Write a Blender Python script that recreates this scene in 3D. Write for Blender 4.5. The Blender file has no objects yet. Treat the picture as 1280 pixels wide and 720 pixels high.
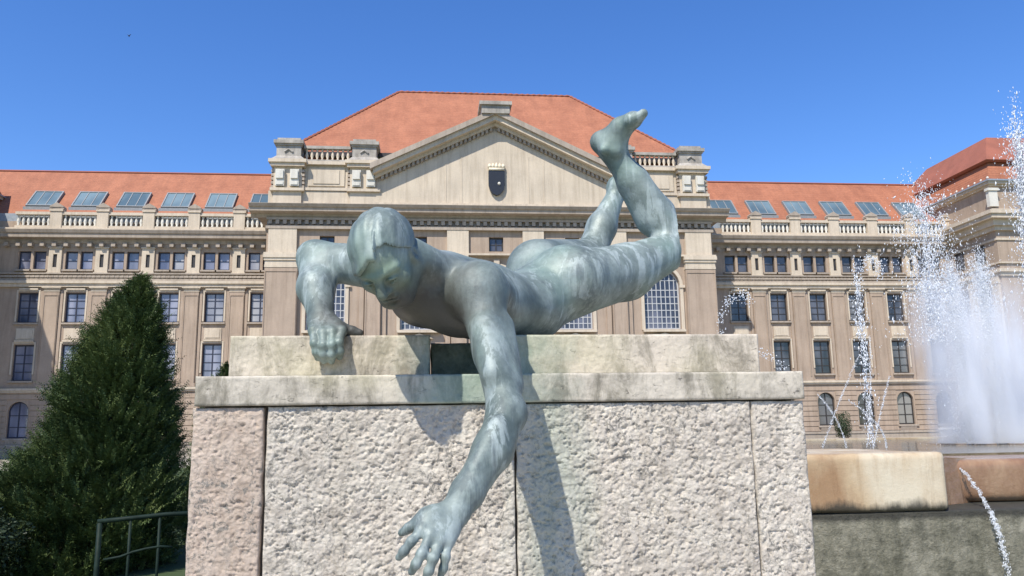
import bpy, math, random
import numpy as np
from mathutils import Vector, Matrix, noise as mnoise

random.seed(7)
RNG = np.random.default_rng(7)
scene = bpy.context.scene
COL = scene.collection

# ------------------------------------------------------------------ camera
PITCH, ROLL, YAW, FOC = 0.177882, -0.016163, 0.102520, 1000.0 / 1280.0
EYE = np.array([0.0, 0.0, 1.6])
_d = np.array([math.sin(YAW) * math.cos(PITCH), math.cos(YAW) * math.cos(PITCH), math.sin(PITCH)])
_r = np.array([math.cos(YAW), -math.sin(YAW), 0.0])
_u = np.cross(_r, _d)
CR = _r * math.cos(ROLL) + _u * math.sin(ROLL)
CU = -_r * math.sin(ROLL) + _u * math.cos(ROLL)

def at(px, py, Y):
    """survey point of the photograph (1280 wide) taken back to its real place at distance Y"""
    v = _d + CR * (px - 640) / 1000.0 + CU * (360 - py) / 1000.0
    return EYE + v * (Y / v[1])

cam_data = bpy.data.cameras.new('camera')
cam = bpy.data.objects.new('camera', cam_data)
COL.objects.link(cam)
M = Matrix(((CR[0], CU[0], -_d[0], EYE[0]), (CR[1], CU[1], -_d[1], EYE[1]), (CR[2], CU[2], -_d[2], EYE[2]), (0, 0, 0, 1)))
cam.matrix_world = M
cam_data.sensor_width = 36.0
cam_data.lens = 36.0 * FOC
cam_data.clip_start = 0.05
cam_data.clip_end = 6000
scene.camera = cam

# ------------------------------------------------------------------ light
L = Vector((0.67, 1.0, -1.63)).normalized()
sun_el = math.asin(-L.z)
sun_az = math.atan2(-L.x, -L.y)          # clockwise from +Y
w = bpy.data.worlds.new('World'); scene.world = w; w.use_nodes = True
nt = w.node_tree
bg = nt.nodes['Background']
sky = nt.nodes.new('ShaderNodeTexSky')
sky.sky_type = 'NISHITA'; sky.sun_disc = False
sky.sun_elevation = sun_el
sky.sun_rotation = sun_az
sky.altitude = 200; sky.air_density = 1.0; sky.dust_density = 0.15; sky.ozone_density = 4.0
hs = nt.nodes.new('ShaderNodeHueSaturation'); hs.inputs['Saturation'].default_value = 1.24; hs.inputs['Hue'].default_value = 0.511
nt.links.new(sky.outputs[0], hs.inputs['Color']); nt.links.new(hs.outputs[0], bg.inputs['Color'])
bg.inputs['Strength'].default_value = 0.148
sd = bpy.data.lights.new('sun', 'SUN'); sd.energy = 4.6; sd.angle = math.radians(0.55); sd.color = (1.0, 0.95, 0.86)
so = bpy.data.objects.new('sun', sd); COL.objects.link(so)
so.rotation_euler = L.to_track_quat('-Z', 'Y').to_euler()
scene.view_settings.view_transform = 'Standard'
scene.view_settings.look = 'None'
scene.view_settings.gamma = 1.0
scene.view_settings.exposure = 0.5
scene.view_settings.use_curve_mapping = False
scene.cycles.use_denoising = True
scene.cycles.max_bounces = 10
scene.cycles.volume_bounces = 6

# ------------------------------------------------------------------ materials
class NT:
    def __init__(s, name):
        s.m = bpy.data.materials.new(name); s.m.use_nodes = True
        s.t = s.m.node_tree; s.b = s.t.nodes['Principled BSDF']
        s.tc = None
    def n(s, typ, **kw):
        x = s.t.nodes.new(typ)
        for k, v in kw.items():
            if k in x.bl_rna.properties: setattr(x, k, v)
            else: x.inputs[k].default_value = v
        return x
    def l(s, a, b): s.t.links.new(a, b)
    def coord(s, scale=(1, 1, 1), kind='Object'):
        if s.tc is None: s.tc = s.n('ShaderNodeTexCoord')
        mp = s.n('ShaderNodeMapping'); mp.inputs['Scale'].default_value = scale
        s.l(s.tc.outputs[kind], mp.inputs['Vector'])
        return mp.outputs[0]
    def noise(s, scale, detail=6, rough=0.6, vec=(1, 1, 1), dist=0.0):
        x = s.n('ShaderNodeTexNoise'); x.inputs['Scale'].default_value = scale
        x.inputs['Detail'].default_value = detail; x.inputs['Roughness'].default_value = rough
        x.inputs['Distortion'].default_value = dist
        s.l(s.coord(vec), x.inputs['Vector'])
        return x.outputs['Fac']
    def ramp(s, fac, stops):
        x = s.n('ShaderNodeValToRGB')
        e = x.color_ramp.elements
        while len(e) < len(stops): e.new(0.5)
        for el, (p, c) in zip(e, stops):
            el.position = p; el.color = (*c, 1) if len(c) == 3 else c
        s.l(fac, x.inputs[0]); return x.outputs[0]
    def mix(s, fac, a, b, mode='MIX'):
        x = s.n('ShaderNodeMix', data_type='RGBA', blend_type=mode)
        for sock, v in ((x.inputs[0], fac), (x.inputs[6], a), (x.inputs[7], b)):
            if isinstance(v, (int, float)): sock.default_value = v
            elif isinstance(v, tuple): sock.default_value = (*v, 1)
            else: s.l(v, sock)
        return x.outputs[2]
    def bump(s, h, strength=0.3, dist=0.02, prev=None):
        x = s.n('ShaderNodeBump'); x.inputs['Strength'].default_value = strength; x.inputs['Distance'].default_value = dist
        s.l(h, x.inputs['Height'])
        if prev is not None: s.l(prev, x.inputs['Normal'])
        s.l(x.outputs[0], s.b.inputs['Normal']); return x.outputs[0]
    def col(s, c):
        if isinstance(c, tuple): s.b.inputs['Base Color'].default_value = (*c, 1)
        else: s.l(c, s.b.inputs['Base Color'])
    def set(s, **kw):
        for k, v in kw.items(): s.b.inputs[k.replace('_', ' ')].default_value = v

def G(v): return (v, v, v)
MAT = {}
def stone_mat(name, base, var=0.12, scale=0.5, streak=0.5, rough=0.85, fine=9.0):
    a = NT(name)
    c0 = tuple(x * (1 - var) for x in base); c1 = tuple(min(1, x * (1 + var)) for x in base)
    big = a.ramp(a.noise(scale, 6, 0.65), [(0.3, c0), (0.7, c1)])
    st = a.ramp(a.noise(1.2, 5, 0.7, (2.5, 2.5, 0.18)), [(0.45, G(1.0)), (0.72, (0.66, 0.63, 0.6))])
    c = a.mix(streak, big, st, 'MULTIPLY')
    fn = a.ramp(a.noise(fine, 5, 0.7), [(0.3, G(0.86)), (0.7, G(1.08))])
    c = a.mix(0.6, c, fn, 'MULTIPLY')
    a.col(c); a.set(Roughness=rough)
    a.bump(a.noise(fine * 2, 5, 0.7), 0.25, 0.02)
    MAT[name] = a.m; return a
stone_mat('stucco', (0.365, 0.28, 0.21), 0.12, streak=0.75)
stone_mat('stucco_pale', (0.54, 0.455, 0.35), 0.10, streak=0.65)
stone_mat('trim_stone', (0.36, 0.30, 0.24), 0.14, streak=0.8)
stone_mat('weathered_stone', (0.34, 0.31, 0.27), 0.3, 1.2, 0.9)
stone_mat('white_stone', (0.6, 0.57, 0.5), 0.1)

def roof_mat():
    a = NT('roof_tile')
    c = a.ramp(a.noise(0.5, 8, 0.7), [(0.3, (0.28, 0.098, 0.048)), (0.7, (0.41, 0.158, 0.082))])
    f = a.ramp(a.noise(5.0, 3, 0.8, (1, 1, 1)), [(0.3, G(0.72)), (0.7, G(1.12))])
    c = a.mix(0.75, c, f, 'MULTIPLY')
    s = a.ramp(a.noise(1.0, 4, 0.7, (1.2, 0.15, 0.15)), [(0.4, G(1.0)), (0.75, G(0.7))])
    c = a.mix(0.6, c, s, 'MULTIPLY')
    a.col(c); a.set(Roughness=0.8)
    wv = a.n('ShaderNodeTexWave', wave_type='BANDS', bands_direction='Z'); wv.inputs['Scale'].default_value = 1.1
    a.l(a.coord(), wv.inputs['Vector'])
    p = a.bump(wv.outputs['Fac'], 0.35, 0.06)
    a.bump(a.noise(14, 3, 0.7), 0.4, 0.05, p)
    MAT['roof_tile'] = a.m
    b = NT('old_roof_tile')
    c = b.ramp(b.noise(0.6, 6, 0.6), [(0.3, (0.22, 0.075, 0.045)), (0.7, (0.30, 0.10, 0.06))])
    b.col(c); b.set(Roughness=0.85); b.bump(b.noise(14, 3, 0.7), 0.4, 0.05)
    MAT['old_roof_tile'] = b.m
roof_mat()

def simple(name, c, rough=0.5, metal=0.0, var=0.15, sc=6.0, bump=0.0, spec=0.5):
    a = NT(name)
    a.col(a.ramp(a.noise(sc, 5, 0.6), [(0.3, tuple(x * (1 - var) for x in c)), (0.7, tuple(min(1, x * (1 + var)) for x in c))]))
    a.set(Roughness=rough, Metallic=metal); a.b.inputs['Specular IOR Level'].default_value = spec
    if bump: a.bump(a.noise(sc * 4, 4, 0.6), bump, 0.02)
    MAT[name] = a.m; return a
simple('frame_navy', (0.022, 0.024, 0.045), 0.5)
simple('frame_dark', (0.03, 0.025, 0.022), 0.5)
simple('frame_white', (0.42, 0.42, 0.42), 0.5)
simple('frame_grey', (0.22, 0.23, 0.23), 0.5)
simple('zinc', (0.30, 0.33, 0.36), 0.5, 0.3)
simple('rail_green', (0.010, 0.020, 0.014), 0.6, 0.0, 0.3, 20, spec=0.15)
simple('bark', (0.09, 0.065, 0.045), 0.9, 0, 0.3, 12, 0.6)
simple('shield_black', (0.02, 0.02, 0.022), 0.35)
simple('gilt', (0.62, 0.54, 0.40), 0.6, 0.0)
simple('bird_dark', (0.02, 0.025, 0.04), 0.7)

def glass(name, dark, light, sc):
    a = NT(name)
    # curtains and blinds seen behind each pane
    c = a.ramp(a.noise(sc, 2, 0.5, (1, 1, 0.35)), [(0.38, dark), (0.62, light)])
    a.col(c); a.set(Roughness=0.06); a.b.inputs['Specular IOR Level'].default_value = 0.7
    a.bump(a.noise(1.5, 2, 0.5), 0.06, 0.05)
    MAT[name] = a.m
glass('curtained_glass', (0.09, 0.10, 0.15), (0.30, 0.30, 0.36), 0.55)
glass('dark_glass', (0.018, 0.02, 0.026), (0.10, 0.10, 0.115), 0.7)
glass('curtained_glass_b', (0.05, 0.06, 0.09), (0.18, 0.19, 0.24), 0.8)
glass('curtained_glass_c', (0.18, 0.18, 0.21), (0.42, 0.41, 0.40), 0.4)
glass('dark_glass_b', (0.05, 0.05, 0.055), (0.22, 0.21, 0.20), 0.5)
glass('hall_glass', (0.03, 0.032, 0.045), (0.12, 0.12, 0.15), 0.9)
glass('skylight_glass', (0.08, 0.12, 0.14), (0.16, 0.22, 0.24), 0.3)

def bronze_mat():
    a = NT('patinated_bronze')
    base = a.ramp(a.noise(3.0, 7, 0.62, dist=0.6), [(0.27, (0.058, 0.080, 0.073)), (0.44, (0.122, 0.155, 0.143)), (0.60, (0.225, 0.268, 0.25)), (0.8, (0.37, 0.415, 0.395))])
    # rain streaks run straight down over the figure, pale and dark
    st = a.ramp(a.noise(13.0, 5, 0.66, (1.5, 1.5, 0.13), 0.25), [(0.51, G(0.0)), (0.565, G(1.0))])
    pt = a.ramp(a.noise(2.6, 4, 0.6, (1, 1, .6)), [(0.42, G(0.0)), (0.6, G(0.55))])
    c = a.mix(a.mix(1.0, st, pt, 'MULTIPLY'), base, (0.44, 0.50, 0.485))
    dk = a.ramp(a.noise(8.5, 6, 0.72, (1.4, 1.4, 0.17), 0.4), [(0.50, G(0.0)), (0.60, G(1.0))])
    pd = a.ramp(a.noise(1.9, 4, 0.6, (1, 1, 1)), [(0.42, G(0.12)), (0.60, G(0.68))])
    c = a.mix(a.mix(1.0, dk, pd, 'MULTIPLY'), c, (0.075, 0.098, 0.10))
    f = a.ramp(a.noise(60, 4, 0.7), [(0.3, G(0.82)), (0.7, G(1.14))])
    c = a.mix(0.7, c, f, 'MULTIPLY')
    gr = a.ramp(a.noise(2.3, 4, 0.6), [(0.50, G(0.0)), (0.68, G(0.55))])
    c = a.mix(gr, c, (0.22, 0.31, 0.26))
    a.sep = a.n('ShaderNodeSeparateXYZ'); a.l(a.coord(), a.sep.inputs[0])
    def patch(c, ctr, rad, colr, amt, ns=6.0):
        """a blotch of different colour with a ragged border at one place on the figure"""
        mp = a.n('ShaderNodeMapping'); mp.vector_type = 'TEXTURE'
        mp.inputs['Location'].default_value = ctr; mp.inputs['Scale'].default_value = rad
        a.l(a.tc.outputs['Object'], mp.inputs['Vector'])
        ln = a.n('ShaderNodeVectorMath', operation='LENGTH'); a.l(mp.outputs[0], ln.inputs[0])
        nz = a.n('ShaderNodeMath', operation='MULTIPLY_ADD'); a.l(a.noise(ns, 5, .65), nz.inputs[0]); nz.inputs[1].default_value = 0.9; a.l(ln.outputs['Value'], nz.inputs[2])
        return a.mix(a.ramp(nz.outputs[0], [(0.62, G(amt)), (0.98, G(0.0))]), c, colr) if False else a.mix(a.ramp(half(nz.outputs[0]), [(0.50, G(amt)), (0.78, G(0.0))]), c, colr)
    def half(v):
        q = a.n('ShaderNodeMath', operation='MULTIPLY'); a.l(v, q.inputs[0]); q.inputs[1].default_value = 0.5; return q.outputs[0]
    c = patch(c, tuple(P_FACE), (.13, .20, .105), (0.20, 0.27, 0.19), 0.75)      # greener face
    c = patch(c, tuple(P_CHEST), (.40, .46, .24), (0.05, 0.046, 0.040), 0.95)   # bare brown bronze on the chest, darkened to paint in its underside shade
    a.col(c); a.set(Metallic=0.12)
    a.l(a.ramp(a.noise(5, 5, 0.6), [(0.3, G(0.45)), (0.7, G(0.72))]), a.b.inputs['Roughness'])
    p = a.bump(a.noise(26, 5, 0.6), 0.14, 0.02)
    a.bump(a.noise(150, 3, 0.6), 0.10, 0.004, p)
    MAT['patinated_bronze'] = a.m
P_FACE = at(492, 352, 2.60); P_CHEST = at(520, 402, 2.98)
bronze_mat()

def plinth_mats():
    # bush-hammered limestone
    for name, c0, c1, c2 in (('rough_limestone', (0.39, 0.34, 0.28), (0.56, 0.50, 0.42), (0.65, 0.595, 0.50)),
                             ('rosy_limestone', (0.38, 0.29, 0.225), (0.52, 0.415, 0.33), (0.60, 0.495, 0.40))):
        a = NT(name)
        c = a.ramp(a.noise(14, 8, 0.72), [(0.30, c0), (0.48, c1), (0.75, c2)])
        bl = a.ramp(a.noise(2.2, 5, 0.6), [(0.3, G(0.86)), (0.7, G(1.06))])
        c = a.mix(0.8, c, bl, 'MULTIPLY')
        li = a.ramp(a.noise(40, 7, 0.78, (1, 1, .8), .6), [(0.53, G(0.0)), (0.575, G(1.0))])
        lp = a.ramp(a.noise(3.0, 4, 0.6), [(0.38, G(0.25)), (0.6, G(0.95))])
        c = a.mix(a.mix(1.0, li, lp, 'MULTIPLY'), c, (0.19, 0.178, 0.155))
        rn = a.ramp(a.noise(5.0, 5, 0.7, (2.0, 2.0, .22)), [(0.46, G(1.0)), (0.68, (0.66, 0.63, 0.58))])
        c = a.mix(0.45, c, rn, 'MULTIPLY')
        # copper-green run-off below the hanging arm
        sep = a.n('ShaderNodeSeparateXYZ'); a.l(a.coord(), sep.inputs[0])
        sub = a.n('ShaderNodeMath', operation='SUBTRACT'); a.l(sep.outputs[0], sub.inputs[0]); sub.inputs[1].default_value = 0.42
        ab = a.n('ShaderNodeMath', operation='ABSOLUTE'); a.l(sub.outputs[0], ab.inputs[0])
        nz = a.n('ShaderNodeMath', operation='MULTIPLY_ADD'); a.l(a.noise(5, 4, 0.6, (1, 1, 0.4)), nz.inputs[0]); nz.inputs[1].default_value = 0.35; a.l(ab.outputs[0], nz.inputs[2])
        g = a.ramp(nz.outputs[0], [(0.17, G(0.55)), (0.36, G(0.0))])
        c = a.mix(g, c, (0.30, 0.36, 0.30))
        a.col(c); a.set(Roughness=0.92)
        p = a.bump(a.noise(38, 8, 0.75), 0.55, 0.03)
        a.bump(a.noise(130, 5, 0.7), 0.4, 0.008, p)
        MAT[name] = a.m
    for name, base, green in (('travertine', (0.52, 0.455, 0.365), 0.0), ('slab_stone', (0.48, 0.43, 0.35), 0.5)):
        a = NT(name)
        c = a.ramp(a.noise(4.0, 7, 0.65, (1, 1, 2.5)), [(0.28, tuple(x * 0.72 for x in base)), (0.5, base), (0.75, tuple(x * 1.2 for x in base))])
        s = a.ramp(a.noise(4.0, 7, 0.75, (2.2, 2.2, 0.8), .5), [(0.44, G(1.0)), (0.60, (0.40, 0.40, 0.37))])
        c = a.mix(0.9, c, s, 'MULTIPLY')
        pit = a.ramp(a.noise(30, 7, 0.78, (0.8, 0.8, 1.7), 1.0), [(0.60, G(1.0)), (0.67, G(0.25))])
        c = a.mix(0.75, c, pit, 'MULTIPLY')
        ye = a.ramp(a.noise(1.7, 3, 0.5), [(0.5, G(0.0)), (0.68, G(0.5))])
        c = a.mix(ye, c, (0.52, 0.47, 0.30))
        sep = a.n('ShaderNodeSeparateXYZ'); a.l(a.coord(), sep.inputs[0])
        sub = a.n('ShaderNodeMath', operation='SUBTRACT'); a.l(sep.outputs[0], sub.inputs[0]); sub.inputs[1].default_value = 0.20
        ab = a.n('ShaderNodeMath', operation='ABSOLUTE'); a.l(sub.outputs[0], ab.inputs[0])
        nz = a.n('ShaderNodeMath', operation='MULTIPLY_ADD'); a.l(a.noise(6, 4, 0.6), nz.inputs[0]); nz.inputs[1].default_value = 0.4; a.l(ab.outputs[0], nz.inputs[2])
        g = a.ramp(nz.outputs[0], [(0.32, G(0.62)), (0.55, G(0.0))])
        c = a.mix(g, c, (0.20, 0.30, 0.25))
        f = a.ramp(a.noise(60, 4, 0.7), [(0.3, G(0.86)), (0.7, G(1.1))])
        c = a.mix(0.7, c, f, 'MULTIPLY')
        a.col(c); a.set(Roughness=0.85)
        p = a.bump(pit, 0.5, 0.01)
        a.bump(a.noise(70, 6, 0.7), 0.3, 0.01, p)
        MAT[name] = a.m
    simple('mortar', (0.10, 0.085, 0.07), 0.95, 0, 0.3, 20, 0.5)
    a = NT('green_stained_stone')
    c = a.ramp(a.noise(12, 7, 0.7), [(0.3, (0.08, 0.095, 0.08)), (0.5, (0.2, 0.24, 0.2)), (0.75, (0.33, 0.38, 0.32))])
    a.col(c); a.set(Roughness=0.8); a.bump(a.noise(40, 6, 0.7), 0.5, 0.02)
    MAT['green_stained_stone'] = a.m
    # basin rim: limestone stained ochre by iron in the water
    a = NT('ochre_stone')
    c = a.ramp(a.noise(1.7, 6, 0.55, (1.2, 1, 0.8)), [(0.30, (0.30, 0.185, 0.095)), (0.45, (0.44, 0.33, 0.20)), (0.62, (0.56, 0.49, 0.36))])
    s = a.ramp(a.noise(5, 6, 0.7, (2.0, 2.0, 0.3)), [(0.5, G(1.0)), (0.72, (0.5, 0.36, 0.24))])
    c = a.mix(0.6, c, s, 'MULTIPLY')
    sep = a.n('ShaderNodeSeparateXYZ'); a.l(a.coord(), sep.inputs[0])
    nz = a.n('ShaderNodeMath', operation='MULTIPLY_ADD'); a.l(a.noise(6, 5, 0.65, (1, 1, 0.3)), nz.inputs[0]); nz.inputs[1].default_value = -0.22; a.l(sep.outputs[2], nz.inputs[2])
    al = a.ramp(nz.outputs[0], [(0.0, G(1.0)), (1.0, G(1.0))])
    mr = a.n('ShaderNodeMapRange'); a.l(nz.outputs[0], mr.inputs['Value'])
    mr.inputs['From Min'].default_value = 1.075; mr.inputs['From Max'].default_value = 1.12; mr.inputs['To Min'].default_value = 0.9; mr.inputs['To Max'].default_value = 0.0
    c = a.mix(mr.outputs[0], c, (0.03, 0.028, 0.02))
    a.col(c); a.l(a.ramp(a.noise(4, 4, .6), [(.35, G(.18)), (.65, G(.6))]), a.b.inputs['Roughness']); a.bump(a.noise(40, 6, 0.7), 0.3, 0.012)
    MAT['ochre_stone'] = a.m
    a = NT('wet_ochre_stone')
    c = a.ramp(a.noise(3.5, 6, 0.65, (1, 1, 0.5)), [(0.28, (0.13, 0.065, 0.035)), (0.5, (0.24, 0.138, 0.078)), (0.72, (0.37, 0.25, 0.15))])
    a.col(c); a.set(Roughness=0.25); a.bump(a.noise(30, 5, 0.6), 0.3, 0.015)
    MAT['wet_ochre_stone'] = a.m
    a = NT('mossy_stone')
    c = a.ramp(a.noise(9, 8, 0.72), [(0.30, (0.07, 0.068, 0.045)), (0.5, (0.23, 0.215, 0.155)), (0.72, (0.42, 0.39, 0.30))])
    s = a.ramp(a.noise(3, 6, 0.7, (2.4, 2.4, 0.25)), [(0.45, G(1.0)), (0.7, (0.35, 0.36, 0.28))])
    c = a.mix(0.8, c, s, 'MULTIPLY')
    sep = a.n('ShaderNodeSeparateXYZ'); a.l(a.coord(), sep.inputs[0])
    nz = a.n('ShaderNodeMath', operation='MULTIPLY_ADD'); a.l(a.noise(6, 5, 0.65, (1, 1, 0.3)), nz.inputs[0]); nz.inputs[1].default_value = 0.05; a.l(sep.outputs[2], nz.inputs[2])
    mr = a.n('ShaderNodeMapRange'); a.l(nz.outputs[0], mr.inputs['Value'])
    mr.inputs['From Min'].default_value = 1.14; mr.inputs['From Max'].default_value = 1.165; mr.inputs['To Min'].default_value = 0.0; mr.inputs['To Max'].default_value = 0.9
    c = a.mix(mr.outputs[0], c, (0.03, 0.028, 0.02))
    a.col(c); a.set(Roughness=0.6); a.bump(a.noise(32, 7, 0.75), 0.9, 0.03)
    MAT['mossy_stone'] = a.m
plinth_mats()

def foliage_mat(name, dark, mid, light):
    a = NT(name)
    c = a.ramp(a.noise(1.6, 6, 0.7), [(0.3, dark), (0.5, mid), (0.72, light)])
    f = a.ramp(a.noise(30, 3, 0.7), [(0.3, G(0.7)), (0.7, G(1.2))])
    c = a.mix(0.7, c, f, 'MULTIPLY')
    a.col(c); a.set(Roughness=0.5); a.b.inputs['Specular IOR Level'].default_value = 0.3
    a.b.inputs['Transmission Weight'].default_value = 0.0
    MAT[name] = a.m
foliage_mat('spruce_needles', (0.028, 0.048, 0.016), (0.070, 0.100, 0.032), (0.15, 0.18, 0.06))
foliage_mat('shrub_leaves', (0.015, 0.025, 0.012), (0.03, 0.045, 0.018), (0.05, 0.07, 0.03))

def water_mats():
    a = NT('foam_droplets')
    a.col((0.93, 0.95, 0.97)); a.set(Roughness=0.35)
    a.b.inputs['Subsurface Weight'].default_value = 0.0
    tr = a.n('ShaderNodeBsdfTranslucent'); tr.inputs[0].default_value = (0.93, 0.95, 0.97, 1)
    mx = a.n('ShaderNodeMixShader'); mx.inputs[0].default_value = 0.45
    out = a.t.nodes['Material Output']
    a.l(a.b.outputs[0], mx.inputs[1]); a.l(tr.outputs[0], mx.inputs[2]); a.l(mx.outputs[0], out.inputs['Surface'])
    MAT['foam_droplets'] = a.m
    a = NT('stream_water')
    a.col((0.98, 0.99, 1.0)); a.set(Roughness=0.03, IOR=1.33); a.b.inputs['Transmission Weight'].default_value = 0.97
    a.bump(a.noise(60, 4, 0.6), 0.5, 0.02)
    MAT['stream_water'] = a.m
    a = NT('pool_water')
    a.col(a.ramp(a.noise(2, 4, 0.6), [(0.3, (0.10, 0.085, 0.055)), (0.7, (0.20, 0.16, 0.10))])); a.set(Roughness=0.05, IOR=1.33)
    p = a.bump(a.noise(9, 4, 0.6), 0.5, 0.05); a.bump(a.noise(40, 3, 0.6), 0.3, 0.02, p)
    MAT['pool_water'] = a.m
    a = NT('spray_mist')
    a.t.nodes.remove(a.b)
    v = a.n('ShaderNodeVolumePrincipled'); v.inputs['Color'].default_value = (0.97, 0.98, 1, 1)
    v.inputs['Anisotropy'].default_value = 0.1
    sep = a.n('ShaderNodeSeparateXYZ'); a.l(a.coord(), sep.inputs[0])
    def mth(op, x, y=None, z=None):
        q = a.n('ShaderNodeMath', operation=op)
        for k, t in enumerate((x, y, z)):
            if t is None: continue
            if isinstance(t, (int, float)): q.inputs[k].default_value = t
            else: a.l(t, q.inputs[k])
        return q.outputs[0]
    rr = mth('SQRT', mth('ADD', mth('MULTIPLY', sep.outputs[0], sep.outputs[0]), mth('MULTIPLY', sep.outputs[1], sep.outputs[1])))
    nz = a.noise(3.0, 5, .65, (1, 1, .5)); streak = a.ramp(a.noise(2.6, 4, .6, (2.0, 2.0, .16)), [(0.42, G(0.06)), (0.60, G(1.0))]); rad = mth('MULTIPLY_ADD', sep.outputs[2], 0.12, mth('MULTIPLY_ADD', nz, 0.6, 0.02))
    fall = mth('SMOOTH_MAX', mth('SUBTRACT', 1.0, mth('DIVIDE', rr, rad)), 0.0, .1)
    top = mth('MULTIPLY_ADD', nz, 1.6, 2.2)                       # ragged upper limit
    hz = mth('MAXIMUM', mth('MULTIPLY', mth('SUBTRACT', top, sep.outputs[2]), 0.9), 0.0)
    a.l(mth('MULTIPLY', mth('MULTIPLY', mth('MULTIPLY', fall, hz), streak), 17.0), v.inputs['Density'])
    a.l(v.outputs[0], a.t.nodes['Material Output'].inputs['Volume'])
    MAT['spray_mist'] = a.m
water_mats()

def ground_mats():
    a = NT('lawn')
    c = a.ramp(a.noise(0.3, 6, 0.6), [(0.3, (0.03, 0.055, 0.015)), (0.7, (0.07, 0.10, 0.03))])
    f = a.ramp(a.noise(25, 4, 0.7), [(0.3, G(0.7)), (0.7, G(1.2))])
    a.col(a.mix(0.7, c, f, 'MULTIPLY')); a.set(Roughness=0.9); a.bump(a.noise(40, 4, 0.7), 0.6, 0.03)
    MAT['lawn'] = a.m
    simple('pale_paving', (0.50, 0.46, 0.40), 0.9, 0, 0.12, 3, 0.3)
    simple('gravel', (0.36, 0.32, 0.26), 0.95, 0, 0.25, 30, 0.6)
ground_mats()

# ------------------------------------------------------------------ mesh helpers
def set_parent(o, parent):
    if parent is None: return
    o.parent = parent
    if parent.type == 'EMPTY': o.matrix_parent_inverse = Matrix.Translation(-parent.location)

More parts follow.
